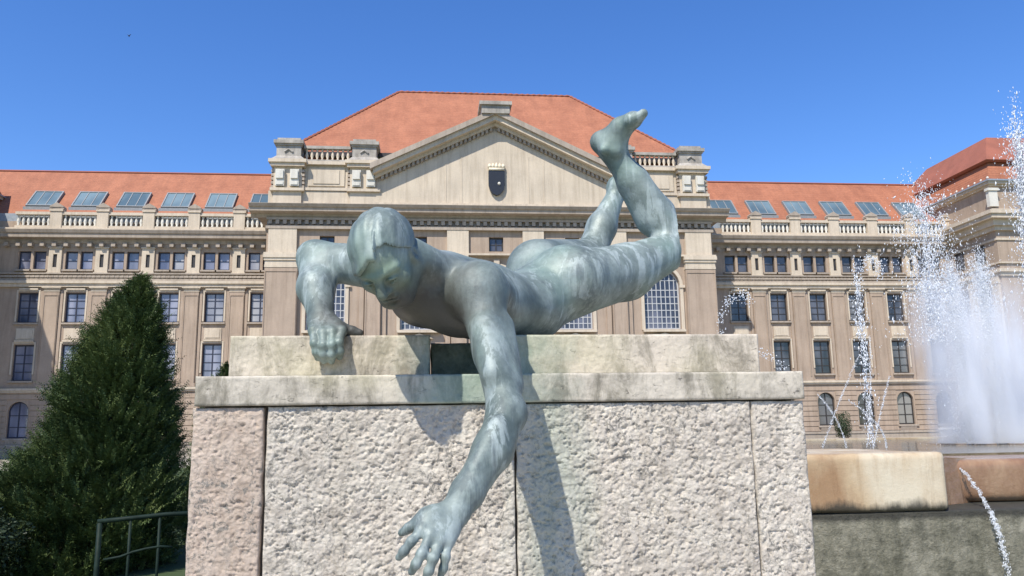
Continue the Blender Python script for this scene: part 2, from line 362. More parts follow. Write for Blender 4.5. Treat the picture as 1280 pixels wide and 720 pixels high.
class MB:
    def __init__(s): s.v = []; s.f = []
    def add(s, vs, fs):
        n = len(s.v); s.v.extend([tuple(map(float, p)) for p in vs]); s.f.extend([tuple(i + n for i in f) for f in fs])
    def box(s, x0, x1, y0, y1, z0, z1):
        s.add([(x0, y0, z0), (x1, y0, z0), (x1, y1, z0), (x0, y1, z0), (x0, y0, z1), (x1, y0, z1), (x1, y1, z1), (x0, y1, z1)],
              [(0, 3, 2, 1), (4, 5, 6, 7), (0, 1, 5, 4), (1, 2, 6, 5), (2, 3, 7, 6), (3, 0, 4, 7)])
    def frustum(s, x0, x1, y0, y1, z0, z1, dx, dy):
        s.add([(x0, y0, z0), (x1, y0, z0), (x1, y1, z0), (x0, y1, z0), (x0 + dx, y0 + dy, z1), (x1 - dx, y0 + dy, z1), (x1 - dx, y1 - dy, z1), (x0 + dx, y1 - dy, z1)],
              [(0, 3, 2, 1), (4, 5, 6, 7), (0, 1, 5, 4), (1, 2, 6, 5), (2, 3, 7, 6), (3, 0, 4, 7)])
    def extr(s, poly, axis, a, b):
        """poly: 2-D outline. axis 'x': points are (y,z); axis 'y': points are (x,z)"""
        n = len(poly)
        mk = (lambda p, t: (t, p[0], p[1])) if axis == 'x' else (lambda p, t: (p[0], t, p[1]))
        vs = [mk(p, a) for p in poly] + [mk(p, b) for p in poly]
        fs = [tuple(range(n)), tuple(range(2 * n - 1, n - 1, -1))] + [(i, i + n, (i + 1) % n + n, (i + 1) % n) for i in range(n)]
        s.add(vs, fs)
    def lathe(s, cx, cy, prof, n=10):
        vs = []; fs = []
        for r, z in prof:
            for i in range(n):
                t = 2 * math.pi * i / n
                vs.append((cx + r * math.cos(t), cy + r * math.sin(t), z))
        for j in range(len(prof) - 1):
            for i in range(n):
                k = (i + 1) % n
                fs.append((j * n + i, j * n + k, (j + 1) * n + k, (j + 1) * n + i))
        fs.append(tuple(range(n - 1, -1, -1))); fs.append(tuple(range((len(prof) - 1) * n, len(prof) * n)))
        s.add(vs, fs)
    def tube(s, pts, rad, n=8, cap=True):
        pts = [Vector(p) for p in pts]; vs = []; fs = []
        if not hasattr(rad, '__len__'): rad = [rad] * len(pts)
        ref = Vector((0, 0, 1))
        for i, p in enumerate(pts):
            t = (pts[min(i + 1, len(pts) - 1)] - pts[max(i - 1, 0)]).normalized()
            if abs(t.dot(ref)) > 0.95: ref = Vector((1, 0, 0))
            a = t.cross(ref).normalized(); b = t.cross(a)
            for k in range(n):
                q = 2 * math.pi * k / n
                vs.append(p + (a * math.cos(q) + b * math.sin(q)) * rad[i])
        for i in range(len(pts) - 1):
            for k in range(n):
                m = (k + 1) % n
                fs.append((i * n + k, i * n + m, (i + 1) * n + m, (i + 1) * n + k))
        if cap:
            fs.append(tuple(range(n - 1, -1, -1))); fs.append(tuple(range((len(pts) - 1) * n, len(pts) * n)))
        s.add(vs, fs)
    def crenel(s, centres, hw, x0, x1, yf, yb, yback, z0, z1, zoff):
        o = [(x0, yback), (x0, yb)]
        for c in sorted(centres): o += [(c - hw, yb), (c - hw, yf), (c + hw, yf), (c + hw, yb)]
        o += [(x1, yb), (x1, yback)]
        n = len(o)
        vs = [(a, b, z0 + zoff(a)) for a, b in o] + [(a, b, z1 + zoff(a)) for a, b in o]
        fs = [(i, (i + 1) % n, (i + 1) % n + n, i + n) for i in range(n)]
        for j in range(len(centres)):
            k = 2 + 4 * j; fs += [(k, k + 1, k + 2, k + 3), (n + k + 3, n + k + 2, n + k + 1, n + k)]
        s.add(vs, fs)
    def wall(s, x0, x1, z0, z1, Y, holes=(), depth=0.3, sign=1):
        """front face with real openings and reveals. hole: (xa, xb, za, zb, arched)"""
        xs = sorted({x0, x1, *[h[0] for h in holes], *[h[1] for h in holes]})
        zs = sorted({z0, z1, *[h[2] for h in holes], *[h[3] for h in holes]})
        xs = [x for x in xs if x0 - 1e-6 <= x <= x1 + 1e-6]; zs = [z for z in zs if z0 - 1e-6 <= z <= z1 + 1e-6]
        for xa, xb in zip(xs, xs[1:]):
            for za, zb in zip(zs, zs[1:]):
                mx, mz = (xa + xb) / 2, (za + zb) / 2
                if any(h[0] < mx < h[1] and h[2] < mz < h[3] for h in holes): continue
                s.add([(xa, Y, za), (xb, Y, za), (xb, Y, zb), (xa, Y, zb)], [(0, 1, 2, 3)])
        for h in holes:
            xa, xb, za, zb = h[:4]; yb = Y + depth
            if len(h) > 4 and h[4]:
                r = (xb - xa) / 2; cx = (xa + xb) / 2; zc = zb - r; n = 14
                arc = [(cx - r * math.cos(math.pi * i / n), zc + r * math.sin(math.pi * i / n)) for i in range(n + 1)]
                for i in range(n):
                    p, q = arc[i], arc[i + 1]
                    s.add([(p[0], Y, p[1]), (q[0], Y, q[1]), (q[0], Y, zb), (p[0], Y, zb)], [(0, 1, 2, 3)])
                    s.add([(p[0], Y, p[1]), (q[0], Y, q[1]), (q[0], yb, q[1]), (p[0], yb, p[1])], [(0, 1, 2, 3)])
                zt = zc
            else:
                zt = zb
                s.add([(xa, Y, zb), (xb, Y, zb), (xb, yb, zb), (xa, yb, zb)], [(0, 1, 2, 3)])
            s.add([(xa, Y, za), (xa, yb, za), (xa, yb, zt), (xa, Y, zt)], [(0, 1, 2, 3)])
            s.add([(xb, Y, za), (xb, yb, za), (xb, yb, zt), (xb, Y, zt)], [(0, 1, 2, 3)])
            s.add([(xa, Y, za), (xb, Y, za), (xb, yb, za), (xa, yb, za)], [(0, 1, 2, 3)])
    def build(s, name, mat, parent=None, smooth=False, loc=None):
        me = bpy.data.meshes.new(name)
        me.from_pydata(s.v, [], s.f)
        me.materials.append(MAT[mat] if isinstance(mat, str) else mat)
        if smooth: me.polygons.foreach_set('use_smooth', [True] * len(me.polygons))
        me.update()
        o = bpy.data.objects.new(name, me); COL.objects.link(o)
        set_parent(o, parent)
        if loc is not None: o.location = loc
        return o

def np_mesh(name, V, F, mat, parent=None, smooth=True):
    """V (n,3) float, F (m,k) int with a fixed k"""
    me = bpy.data.meshes.new(name)
    V = np.ascontiguousarray(V, dtype=np.float32); F = np.ascontiguousarray(F, dtype=np.int32)
    k = F.shape[1]
    me.vertices.add(len(V)); me.vertices.foreach_set('co', V.ravel())
    me.loops.add(F.size); me.loops.foreach_set('vertex_index', F.ravel())
    me.polygons.add(len(F)); me.polygons.foreach_set('loop_start', np.arange(0, F.size, k, dtype=np.int32))
    me.polygons.foreach_set('loop_total', np.full(len(F), k, dtype=np.int32))
    me.polygons.foreach_set('use_smooth', np.full(len(F), smooth, dtype=bool))
    me.materials.append(MAT[mat]); me.update(calc_edges=True); me.validate()
    o = bpy.data.objects.new(name, me); COL.objects.link(o)
    set_parent(o, parent)
    return o

def empty(name, loc):
    o = bpy.data.objects.new(name, None); COL.objects.link(o); o.location = loc
    o.empty_display_size = 0.2
    bpy.context.view_layer.update()
    return o
def tag(o, label=None, cat=None, group=None, kind=None):
    if label: o['label'] = label
    if cat: o['category'] = cat
    if group: o['group'] = group
    if kind: o['kind'] = kind
    return o

_tab = RNG.random((256, 256)).astype(np.float64)
def vnoise(x, y, seed=0):
    xi = np.floor(x).astype(int); yi = np.floor(y).astype(int)
    fx = x - xi; fy = y - yi
    fx = fx * fx * (3 - 2 * fx); fy = fy * fy * (3 - 2 * fy)
    g = lambda a, b: _tab[(a + seed * 37) % 256, (b + seed * 91) % 256]
    return (g(xi, yi) * (1 - fx) + g(xi + 1, yi) * fx) * (1 - fy) + (g(xi, yi + 1) * (1 - fx) + g(xi + 1, yi + 1) * fx) * fy
def fbm(x, y, o=4, seed=0):
    t = 0; a = 0.5
    for i in range(o):
        t = t + a * vnoise(x * 2 ** i + i * 13.1, y * 2 ** i + i * 7.7, seed + i); a *= 0.55
    return t

# ------------------------------------------------------------------ ground
g = MB(); g.box(-1500, 1500, -40, 3000, -0.5, 0.0); tag(g.build('ground', 'lawn'), kind='structure')
g = MB(); g.box(-60, 75, 45, 73, 0.0, 0.012); tag(g.build('path', 'gravel'), kind='structure')

g = MB(); g.box(-1.6, 14, -14, 2.93, 0.0, 0.014); tag(g.build('bounce_pavement', 'pale_paving'), kind='structure')  # unseen pale forecourt, added to bounce sunlight up into shadows and undersides

# ------------------------------------------------------------------ the palace
D = 73.96            # wing facade plane
CF = 69.0            # central block facade plane
CX = 5.7
B = empty('palace_building', (CX, D, 0))
tag(B, 'long beige classical palace with orange tiled roofs and a central pediment, behind the statue', 'building')

def window(x0, x1, z0, z1, Y, arched=False, cols=2, rows=(0.35, 0.7), frame='frame_navy', pane='curtained_glass', sill=True, fw=0.12, bracket=False, bars=0.07):
    f = MB(); yb = Y + 0.06
    w_ = x1 - x0
    if arched:
        r = w_ / 2; cx = (x0 + x1) / 2; zc = z1 - r; n = 14
        for i in range(n):
            a, b = math.pi * i / n, math.pi * (i + 1) / n
            p = [(cx - q * math.cos(t), zc + q * math.sin(t)) for q, t in ((r, a), (r, b), (r - fw, b), (r - fw, a))]
            f.extr(p, 'y', Y - 0.02, yb)
        zt = zc
    else:
        f.box(x0 + fw, x1 - fw, Y - 0.02, yb, z1 - fw, z1); zt = z1
    f.box(x0, x0 + fw, Y - 0.02, yb, z0, zt); f.box(x1 - fw, x1, Y - 0.02, yb, z0, zt)
    f.box(x0 + fw, x1 - fw, Y - 0.02, yb, z0, z0 + fw)
    for c in range(1, cols):
        cx_ = x0 + w_ * c / cols
        tz = z1 - fw
        if arched: tz = zc + math.sqrt(max(0, (w_ / 2 - fw) ** 2 - (cx_ - (x0 + x1) / 2) ** 2))
        hw = bars * (1.5 if cols == 2 else 1)
        f.box(cx_ - hw / 2, cx_ + hw / 2, Y - 0.01, yb - 0.005, z0 + fw, tz)
    for r_ in rows:
        zz = z0 + (z1 - z0) * r_
        hx = w_ / 2 - fw
        if arched and zz > zc: hx = math.sqrt(max(0.01, (w_ / 2 - fw) ** 2 - (zz - zc) ** 2))
        mx = (x0 + x1) / 2
        f.box(mx - hx, mx + hx, Y - 0.006, yb - 0.01, zz - bars / 2, zz + bars / 2)
    o = f.build('window', frame, B)
    p = MB(); e = 0.02
    if arched:
        pts = [(x0 + e, z0 + e), (x1 - e, z0 + e)] + [(cx + (r - e) * math.cos(math.pi * i / n), zc + (r - e) * math.sin(math.pi * i / n)) for i in range(n + 1)]
        p.extr(pts, 'y', Y + 0.03, Y + 0.05)
    else:
        p.box(x0 + e, x1 - e, Y + 0.03, Y + 0.05, z0 + e, z1 - e)
    if pane == 'curtained_glass': pane = random.choice(['curtained_glass'] * 3 + ['curtained_glass_b', 'curtained_glass_c'])
    if pane == 'dark_glass': pane = random.choice(['dark_glass'] * 3 + ['dark_glass_b'])
    p.build('pane', pane, o)
    if sill:
        s_ = MB(); s_.box(x0 - 0.18, x1 + 0.18, Y - 0.46, Y - 0.07, z0 - 0.16, z0 - 0.01)
        if bracket:
            s_.extr([(Y - 0.44, z0 - 0.16), (Y - 0.26, z0 - 0.16), (Y - 0.26, z0 - 0.62), (Y - 0.32, z0 - 0.58)], 'x', x0 + 0.05, x1 - 0.05)
        s_.build('sill', 'trim_stone', o)
    return o

def cornice(name, x0, x1, Y, z0, z1, out, mat='trim_stone', y_back=None, left=True, right=True):
    """stepped classical cornice, profile extruded along X with returns at its ends"""
    m = MB(); h = z1 - z0
    prof = [(0, 0), (0.12, 0.0), (0.2, 0.18), (0.22, 0.3), (0.78, 0.38), (0.8, 0.68), (0.9, 0.74), (1.0, 0.97), (1.0, 1.0), (0, 1.0)]
    pts = [(Y - out * a, z0 + h * b) for a, b in prof] 
    m.extr(pts, 'x', x0 - (out if left else 0), x1 + (out if right else 0))
    return m.build(name, mat, B)

def dentils(x0, x1, Y, z0, z1, pitch, mat='trim_stone', wid=0.5, out=0.28):
    m = MB(); n = int((x1 - x0) / pitch)
    m.crenel([x0 + (i + 0.5) * (x1 - x0) / n for i in range(n)], pitch * wid / 2, x0, x1, Y - out, Y - 0.03, Y - 0.004, z0, z1, lambda x: 0.0)
    return m.build('dentil_band', mat, B)

def baluster_prof(z0, z1, r):
    h = z1 - z0
    return [(r * .75, z0), (r * .75, z0 + h * .1), (r * .45, z0 + h * .14), (r, z0 + h * .36), (r * .8, z0 + h * .55), (r * .42, z0 + h * .78), (r * .7, z0 + h * .9), (r * .75, z1)]

def balustrade(x0, x1, Y, z0, z1, n, r=0.16, mat='stucco_pale', bal='white_stone'):
    m = MB()
    m.box(x0, x1, Y - 0.22, Y + 0.22, z0, z0 + 0.28); m.box(x0, x1, Y - 0.25, Y + 0.25, z1 - 0.26, z1)
    o = m.build('balustrade', mat, B)
    q = MB()
    for i in range(n):
        q.lathe(x0 + (i + 0.5) * (x1 - x0) / n, Y, baluster_prof(z0 + 0.28, z1 - 0.26, r), 8)
    q.build('baluster_row', bal, o, smooth=True)
    return o

def balustrade_pier(x, Y, z0, z1, w_=1.0, crest=True):
    m = MB()
    m.box(x - w_ / 2, x + w_ / 2, Y - 0.3, Y + 0.3, z0, z1 + 0.05)
    m.box(x - w_ / 2 - 0.08, x + w_ / 2 + 0.08, Y - 0.38, Y + 0.38, z1 + 0.05, z1 + 0.2)
    o = m.build('balustrade_pier', 'stucco_pale', B)
    if crest:
        q = MB()
        q.box(x - 0.5, x + 0.5, Y - 0.3, Y + 0.3, z1 + 0.2, z1 + 0.42)
        q.extr([(x - 0.62, z1 + 0.42), (x + 0.62, z1 + 0.42), (x + 0.5, z1 + 0.58), (x, z1 + 0.86), (x - 0.5, z1 + 0.58)], 'y', Y - 0.36, Y + 0.36)
        for sx in (-1, 1):
            q.tube([(x + sx * 0.5, Y - 0.32, z1 + 0.3), (x + sx * 0.5, Y + 0.3, z1 + 0.3)], 0.13, 8)
        q.build('crest', 'trim_stone', o)
    return o

def pilaster(x0, x1, z0, z1, Y, out=0.18, cap=0.5, mat='stucco', panel=True, capm='stucco_pale'):
    m = MB()
    m.box(x0, x1, Y - out, Y - 0.003, z0, z1 - cap)
    if panel:
        t = 0.11
        m.box(x0 + 0.05, x0 + t, Y - out - 0.05, Y - out - 0.003, z0 + 0.4, z1 - cap - 0.3); m.box(x1 - t, x1 - 0.05, Y - out - 0.05, Y - out - 0.003, z0 + 0.4, z1 - cap - 0.3)
        m.box(x0 + t, x1 - t, Y - out - 0.05, Y - out - 0.003, z1 - cap - 0.36, z1 - cap - 0.3)
    m.box(x0 - 0.06, x1 + 0.06, Y - out - 0.06, Y - 0.003, z0 - 0.001, z0 + 0.28)
    o = m.build('pilaster', mat, B)
    q = MB(); hh = cap / 3
    q.box(x0 - 0.03, x1 + 0.03, Y - out - 0.04, Y - 0.002, z1 - cap + 0.002, z1 - cap + hh * 0.6)
    q.box(x0 - 0.0, x1 + 0.0, Y - out - 0.01, Y - 0.002, z1 - cap + hh * 0.6, z1 - cap + hh * 1.6)
    q.box(x0 - 0.08, x1 + 0.08, Y - out - 0.1, Y - 0.002, z1 - cap + hh * 1.6, z1 - cap + hh * 2.2)
    q.box(x0 - 0.15, x1 + 0.15, Y - out - 0.18, Y - 0.002, z1 - cap + hh * 2.2, z1)
    q.build('capital', capm, o)
    return o

def wing(x0, x1, cols, pane, frame):
    """cols: window axis positions"""
    holes = []
    for c in cols:
        holes += [(c - 0.85, c + 0.85, 1.72, 4.85, True), (c - 0.85, c + 0.85, 6.64, 9.8), (c - 0.85, c + 0.85, 11.75, 14.45)]
        holes += [(c - 1.17, c - 0.12, 16.56, 18.24), (c + 0.12, c + 1.17, 16.56, 18.24)]
    holes = [h for h in holes if h[0] > x0 and h[1] < x1]
    m = MB(); m.wall(x0, x1, 0.0, 21.0, D, holes, 0.32)
    m.build('wall', 'stucco', B)
    m = MB(); m.box(x0, x1, D - 0.35, D - 0.004, 0, 0.95)
    m.box(x0, x1, D - 0.42, D - 0.004, 0.952, 1.15); m.build('base_course', 'trim_stone', B)
    # rusticated courses of the ground floor
    z = 1.2; m = MB()
    while z < 5.55:
        segs = [x0]
        for c in cols:
            if c - 0.95 > x0 and c + 0.95 < x1 and z + 0.4 > 1.6 and z < 4.9:
                hw = 0.95 if z + 0.42 < 4.1 else 0.95 if z < 4.6 else 0.6
                segs += [c - hw, c + hw]
        segs.append(x1)
        for a, b in zip(segs[::2], segs[1::2]): m.box(a, b, D - 0.07, D - 0.004, z, z + 0.41)
        z += 0.48
    m.build('rusticated_course', 'stucco', B)
    m = MB(); m.box(x0, x1, D - 0.2, D - 0.004, 5.62, 5.78); m.box(x0, x1, D - 0.3, D - 0.004, 5.782, 5.98); m.build('string_course', 'stucco_pale', B)
    m = MB(); m.box(x0, x1, D - 0.26, D - 0.004, 14.95, 15.25); m.box(x0, x1, D - 0.40, D - 0.004, 15.252, 15.5); m.build('architrave', 'stucco_pale', B)
    m = MB(); m.box(x0, x1, D - 0.2, D - 0.004, 15.502, 15.72); m.box(x0, x1, D - 0.3, D - 0.004, 16.1, 16.22); m.build('string_course', 'trim_stone', B)
    dentils(x0, x1, D - 0.2, 15.8, 16.0, 0.4, out=0.06)
    dentils(x0, x1, D, 18.62, 18.95, 1.0, wid=0.35, out=0.5)
    cornice('cornice', x0, x1, D, 18.95, 20.05, 1.05, left=False, right=False)
    for c in cols:
        if c - 1.2 < x0 or c + 1.2 > x1:
            if c + 1.2 < x0 or c - 1.2 > x1: continue
            if not (c - 0.85 > x0 and c + 0.85 < x1): continue
        window(c - 0.85, c + 0.85, 1.72, 4.85, D + 0.25, True, 2, (0.62, 0.3), frame, pane, bracket=True)
        window(c - 0.85, c + 0.85, 6.64, 9.8, D + 0.25, False, 2, (0.25, 0.48, 0.72), frame, pane)
        window(c - 0.85, c + 0.85, 11.75, 14.45, D + 0.25, False, 2, (0.27, 0.5, 0.74), frame, pane)
        for s_ in (-1.17, 0.12):
            if c + s_ > x0 and c + s_ + 1.05 < x1:
                window(c + s_, c + s_ + 1.05, 16.56, 18.24, D + 0.25, False, 1, (0.5,), frame, pane)
        # window hoods and the panel below
        q = MB()
        for zt in (9.8, 14.45):
            q.box(c - 1.0, c - 0.86, D - 0.07, D - 0.004, zt - 2.6, zt + 0.1); q.box(c + 0.86, c + 1.0, D - 0.07, D - 0.004, zt - 2.6, zt + 0.1)
            q.box(c - 1.0, c + 1.0, D - 0.08, D - 0.004, zt + 0.102, zt + 0.24)
            q.box(c - 0.8, c + 0.8, D - 0.18, D - 0.004, zt + 0.242, zt + 0.4)
        q.box(c - 0.75, c + 0.75, D - 0.07, D - 0.004, 10.25, 11.25)
        q.box(c - 0.62, c + 0.62, D - 0.11, D - 0.072, 10.36, 11.12)
        q.build('window_surround', 'stucco_pale', B)
    for c in cols:
        x = c + 2.0
        if x - 0.75 > x0 and x + 0.75 < x1:
            pilaster(x - 0.66, x + 0.66, 6.0, 14.95, D, 0.2, 0.42)
            q = MB()   # lesene beside the pilaster
            q.box(x - 0.95, x - 0.70, D - 0.1, D - 0.004, 6.0, 14.6); q.box(x + 0.70, x + 0.95, D - 0.1, D - 0.004, 6.0, 14.6)
            q.build('lesene', 'stucco', B)
            q = MB()   # short attic pier with a dark slot
            for a, b in ((x - 0.55, x - 0.17), (x + 0.17, x + 0.55)): q.box(a, b, D - 0.16, D - 0.004, 16.3, 18.5)
            q.box(x - 0.168, x + 0.168, D - 0.158, D - 0.004, 16.3, 16.75); q.box(x - 0.168, x + 0.168, D - 0.158, D - 0.004, 17.95, 18.5)
            q.box(x - 0.62, x + 0.62, D - 0.24, D - 0.004, 18.502, 18.62); q.box(x - 0.62, x + 0.62, D - 0.24, D - 0.004, 16.222, 16.298)
            o = q.build('attic_pier', 'stucco_pale', B)
            q = MB(); q.box(x - 0.166, x + 0.166, D - 0.03, D - 0.008, 16.76, 17.94); q.build('slot', 'frame_dark', o)
        if x0 < x < x1:
            balustrade_pier(x, D - 0.35, 20.05, 21.75)
    m = MB(); m.box(x0, x1, D - 0.9, D + 0.6, 20.052, 20.2); m.build('parapet_base', 'stucco_pale', B)
    for c in cols:
        a, b = max(x0, c - 1.5), min(x1, c + 1.5)
        if b - a > 1: balustrade(a, b, D - 0.35, 20.2, 21.75, max(2, round((b - a) / 0.43)))

EAVE_Y, EAVE_Z, RIDGE_Y, RIDGE_Z = D + 0.45, 21.55, D + 5.9, 27.6
SL = (RIDGE_Z - EAVE_Z) / (RIDGE_Y - EAVE_Y)
def roof_z(y): return EAVE_Z + (y - EAVE_Y) * SL
def wing_roof(x0, x1, cols):
    cols = [c - (.4 if c < 0 else .2) for c in cols]
    m = MB(); t = 0.18
    m.extr([(EAVE_Y, EAVE_Z), (RIDGE_Y, RIDGE_Z), (RIDGE_Y + 6, EAVE_Z), (RIDGE_Y + 6, EAVE_Z - t), (RIDGE_Y, RIDGE_Z - t * 1.4), (EAVE_Y, EAVE_Z - t)], 'x', x0, x1)
    o = m.build('roof', 'roof_tile', B)
    q = MB(); q.tube([(x0, RIDGE_Y, RIDGE_Z + 0.02), (x1, RIDGE_Y, RIDGE_Z + 0.02)], 0.13, 6); q.build('ridge_tiles', 'old_roof_tile', o)
    m = MB(); m.box(x0, x1, D + 0.1, D + 0.44, 21.0, 21.75); m.build('gutter', 'zinc', B)
    for c in cols:
        if c - 1.3 < x0 or c + 1.3 > x1: continue
        y0, y1 = EAVE_Y + 1.05, EAVE_Y + 2.75
        n = Vector((0, -SL, 1)).normalized()
        def P(x, y, h): return (x, y + n.y * h, roof_z(y) + n.z * h)
        def slab(mb, xa, xb, ya, yb, h0, h1):
            mb.add([P(xa, ya, h0), P(xb, ya, h0), P(xb, yb, h0), P(xa, yb, h0), P(xa, ya, h1), P(xb, ya, h1), P(xb, yb, h1), P(xa, yb, h1)],
                   [(0, 3, 2, 1), (4, 5, 6, 7), (0, 1, 5, 4), (1, 2, 6, 5), (2, 3, 7, 6), (3, 0, 4, 7)])
        f = MB(); W = 1.28; e = 0.07
        slab(f, c - W, c - W + e * 1.6, y0, y1, 0.0, 0.26); slab(f, c + W - e * 1.6, c + W, y0, y1, 0.0, 0.26)
        slab(f, c - W + e * 1.6, c + W - e * 1.6, y0, y0 + e, 0.0, 0.26); slab(f, c - W + e * 1.6, c + W - e * 1.6, y1 - e, y1, 0.0, 0.26)
        for k in (1, 2): slab(f, c - W + 2 * W * k / 3 - 0.035, c - W + 2 * W * k / 3 + 0.035, y0 + e, y1 - e, 0.0, 0.24)
        f.box(c - W - 0.15, c + W + 0.15, y0 - 0.25, y0 - 0.02, roof_z(y0) - 0.35, roof_z(y0) + 0.02)
        k_ = f.build('skylight', 'frame_grey', B)
        q = MB(); slab(q, c - W + e, c + W - e, y0 + e * .5, y1 - e * .5, 0.06, 0.2); q.build('pane', 'skylight_glass', k_)

LCOLS = [-35.54 + 4 * i for i in range(6)]
RCOLS = [29.71 + 4 * i for i in range(6)]
wing(-40.2, -13.8, LCOLS, 'curtained_glass', 'frame_navy')
wing(25.2, 52.0, RCOLS, 'dark_glass', 'frame_dark')
wing_roof(-43.0, -12.0, LCOLS)
wing_roof(24.0, 54.0, RCOLS)

# ---- side pavilions standing forward at both ends
def side_pavilion(x0, x1, yf, inner, yb=D + 9):
    m = MB()
    m.box(x0, x1, yf, D + 5.5, 0, 19.2)
    m.box(x0 - 0.02, x1 + 0.02, yf - 0.02, D + 5.52, 21.2, 23.4)
    m.build('wall', 'stucco', B)
    for nm, y2, steps in (('cornice', D + 5.5, ((0.25, 19.2, 19.6), (0.5, 19.6, 20.2), (0.95, 20.2, 20.6), (1.1, 20.6, 20.95), (0.4, 20.95, 21.2))),
                          ('cornice', D + 5.5, ((0.2, 23.402, 23.6), (0.45, 23.6, 23.85))), ('architrave', D - 0.5, ((0.12, 14.95, 15.3), (0.28, 15.3, 15.6))),
                          ('string_course', D - 0.5, ((0.14, 16.1, 16.25),)), ('string_course', D - 0.5, ((0.2, 5.62, 5.98),)), ('string_course', D - 0.5, ((0.1, 18.3, 18.5),))):
        m = MB()
        for e, za, zb in steps: m.box(x0 - e, x1 + e, yf - e, y2, za, zb)
        m.build(nm, 'stucco_pale', B)
    m = MB(); m.box(x0 - 0.6, x1 + 0.6, yf - 0.6, D + 5.4, 23.852, 24.0); m.build('gutter', 'zinc', B)
    m = MB()
    m.frustum(x0 - 0.55, x1 + 0.55, yf - 0.55, yb, 24.0, 25.9, 0.95, 0.95)
    o = m.build('roof', 'roof_tile', B)
    m = MB(); m.frustum(x0 + 0.1, x1 - 0.1, yf + 0.1, yb - 0.6, 25.9, 26.05, -0.25, -0.25)
    m.frustum(x0 - 0.1, x1 + 0.1, yf - 0.1, yb - 0.4, 26.05, 29.4, 2.6, 3.0); m.build('upper_roof', 'old_roof_tile', o)
    # white ball finials along the gutter
    n = 9
    for i in range(n):
        q = MB(); y = yf - 0.4 + i * (D + 1 - yf) / n
        q.lathe(inner, y, [(0.05, 24.0), (0.11, 24.06), (0.13, 24.15), (0.08, 24.24), (0.02, 24.28)], 8)
        q.build('snow_guard', 'white_stone', o, smooth=True)
    # pilasters and blind windows on the inner side and front
    sgn = -1 if inner < (x0 + x1) / 2 else 1
    xf = x0 if sgn < 0 else x1
    for yy in (yf + 0.25, yf + 3.4, yf + 6.2):
        q = MB(); a = sorted((xf, xf + sgn * 0.22)); q.box(a[0], a[1], yy, yy + 0.9, 6.0, 14.93)
        q.box(a[0] - 0.05, a[1] + 0.05, yy - 0.05, yy + 0.95, 14.3, 14.6); q.build('pilaster', 'stucco_pale', B)
    for yy in (yf + 1.7, yf + 4.7):
        for za, zb in ((1.8, 4.8), (6.64, 9.8), (11.75, 14.45), (16.6, 18.2)):
            q = MB(); a = sorted((xf + sgn * 0.02, xf + sgn * 0.09))
            q.box(a[0], a[1], yy, yy + 0.09, za, zb); q.box(a[0], a[1], yy + 1.16, yy + 1.25, za, zb); q.box(a[0], a[1], yy + 0.09, yy + 1.16, zb - 0.09, zb); q.box(a[0], a[1], yy + 0.09, yy + 1.16, za, za + 0.09)
            q.box(a[0], a[1], yy + 0.59, yy + 0.66, za + 0.09, zb - 0.09)
            o2 = q.build('window', 'frame_dark', B)
            q = MB(); a = sorted((xf + sgn * 0.005, xf + sgn * 0.03)); q.box(a[0], a[1], yy + 0.05, yy + 1.2, za + 0.05, zb - 0.05); q.build('pane', 'dark_glass', o2)
    # corner consoles under the gutter
    for (xx, yy) in ((xf, yf),):
        q = MB(); a = sorted((xx, xx + sgn * 0.25)); q.box(a[0] - 0.3, a[1] + 0.3, yy - 0.45, yy - 0.03, 21.4, 22.9)
        q.box(a[0] - 0.42, a[1] + 0.42, yy - 0.55, yy - 0.03, 22.9, 23.15); q.build('console', 'white_stone', B)
side_pavilion(51.9, 68.0, 67.0, 51.45)
side_pavilion(-58.0, -40.2, 63.0, -39.7, D + 2)

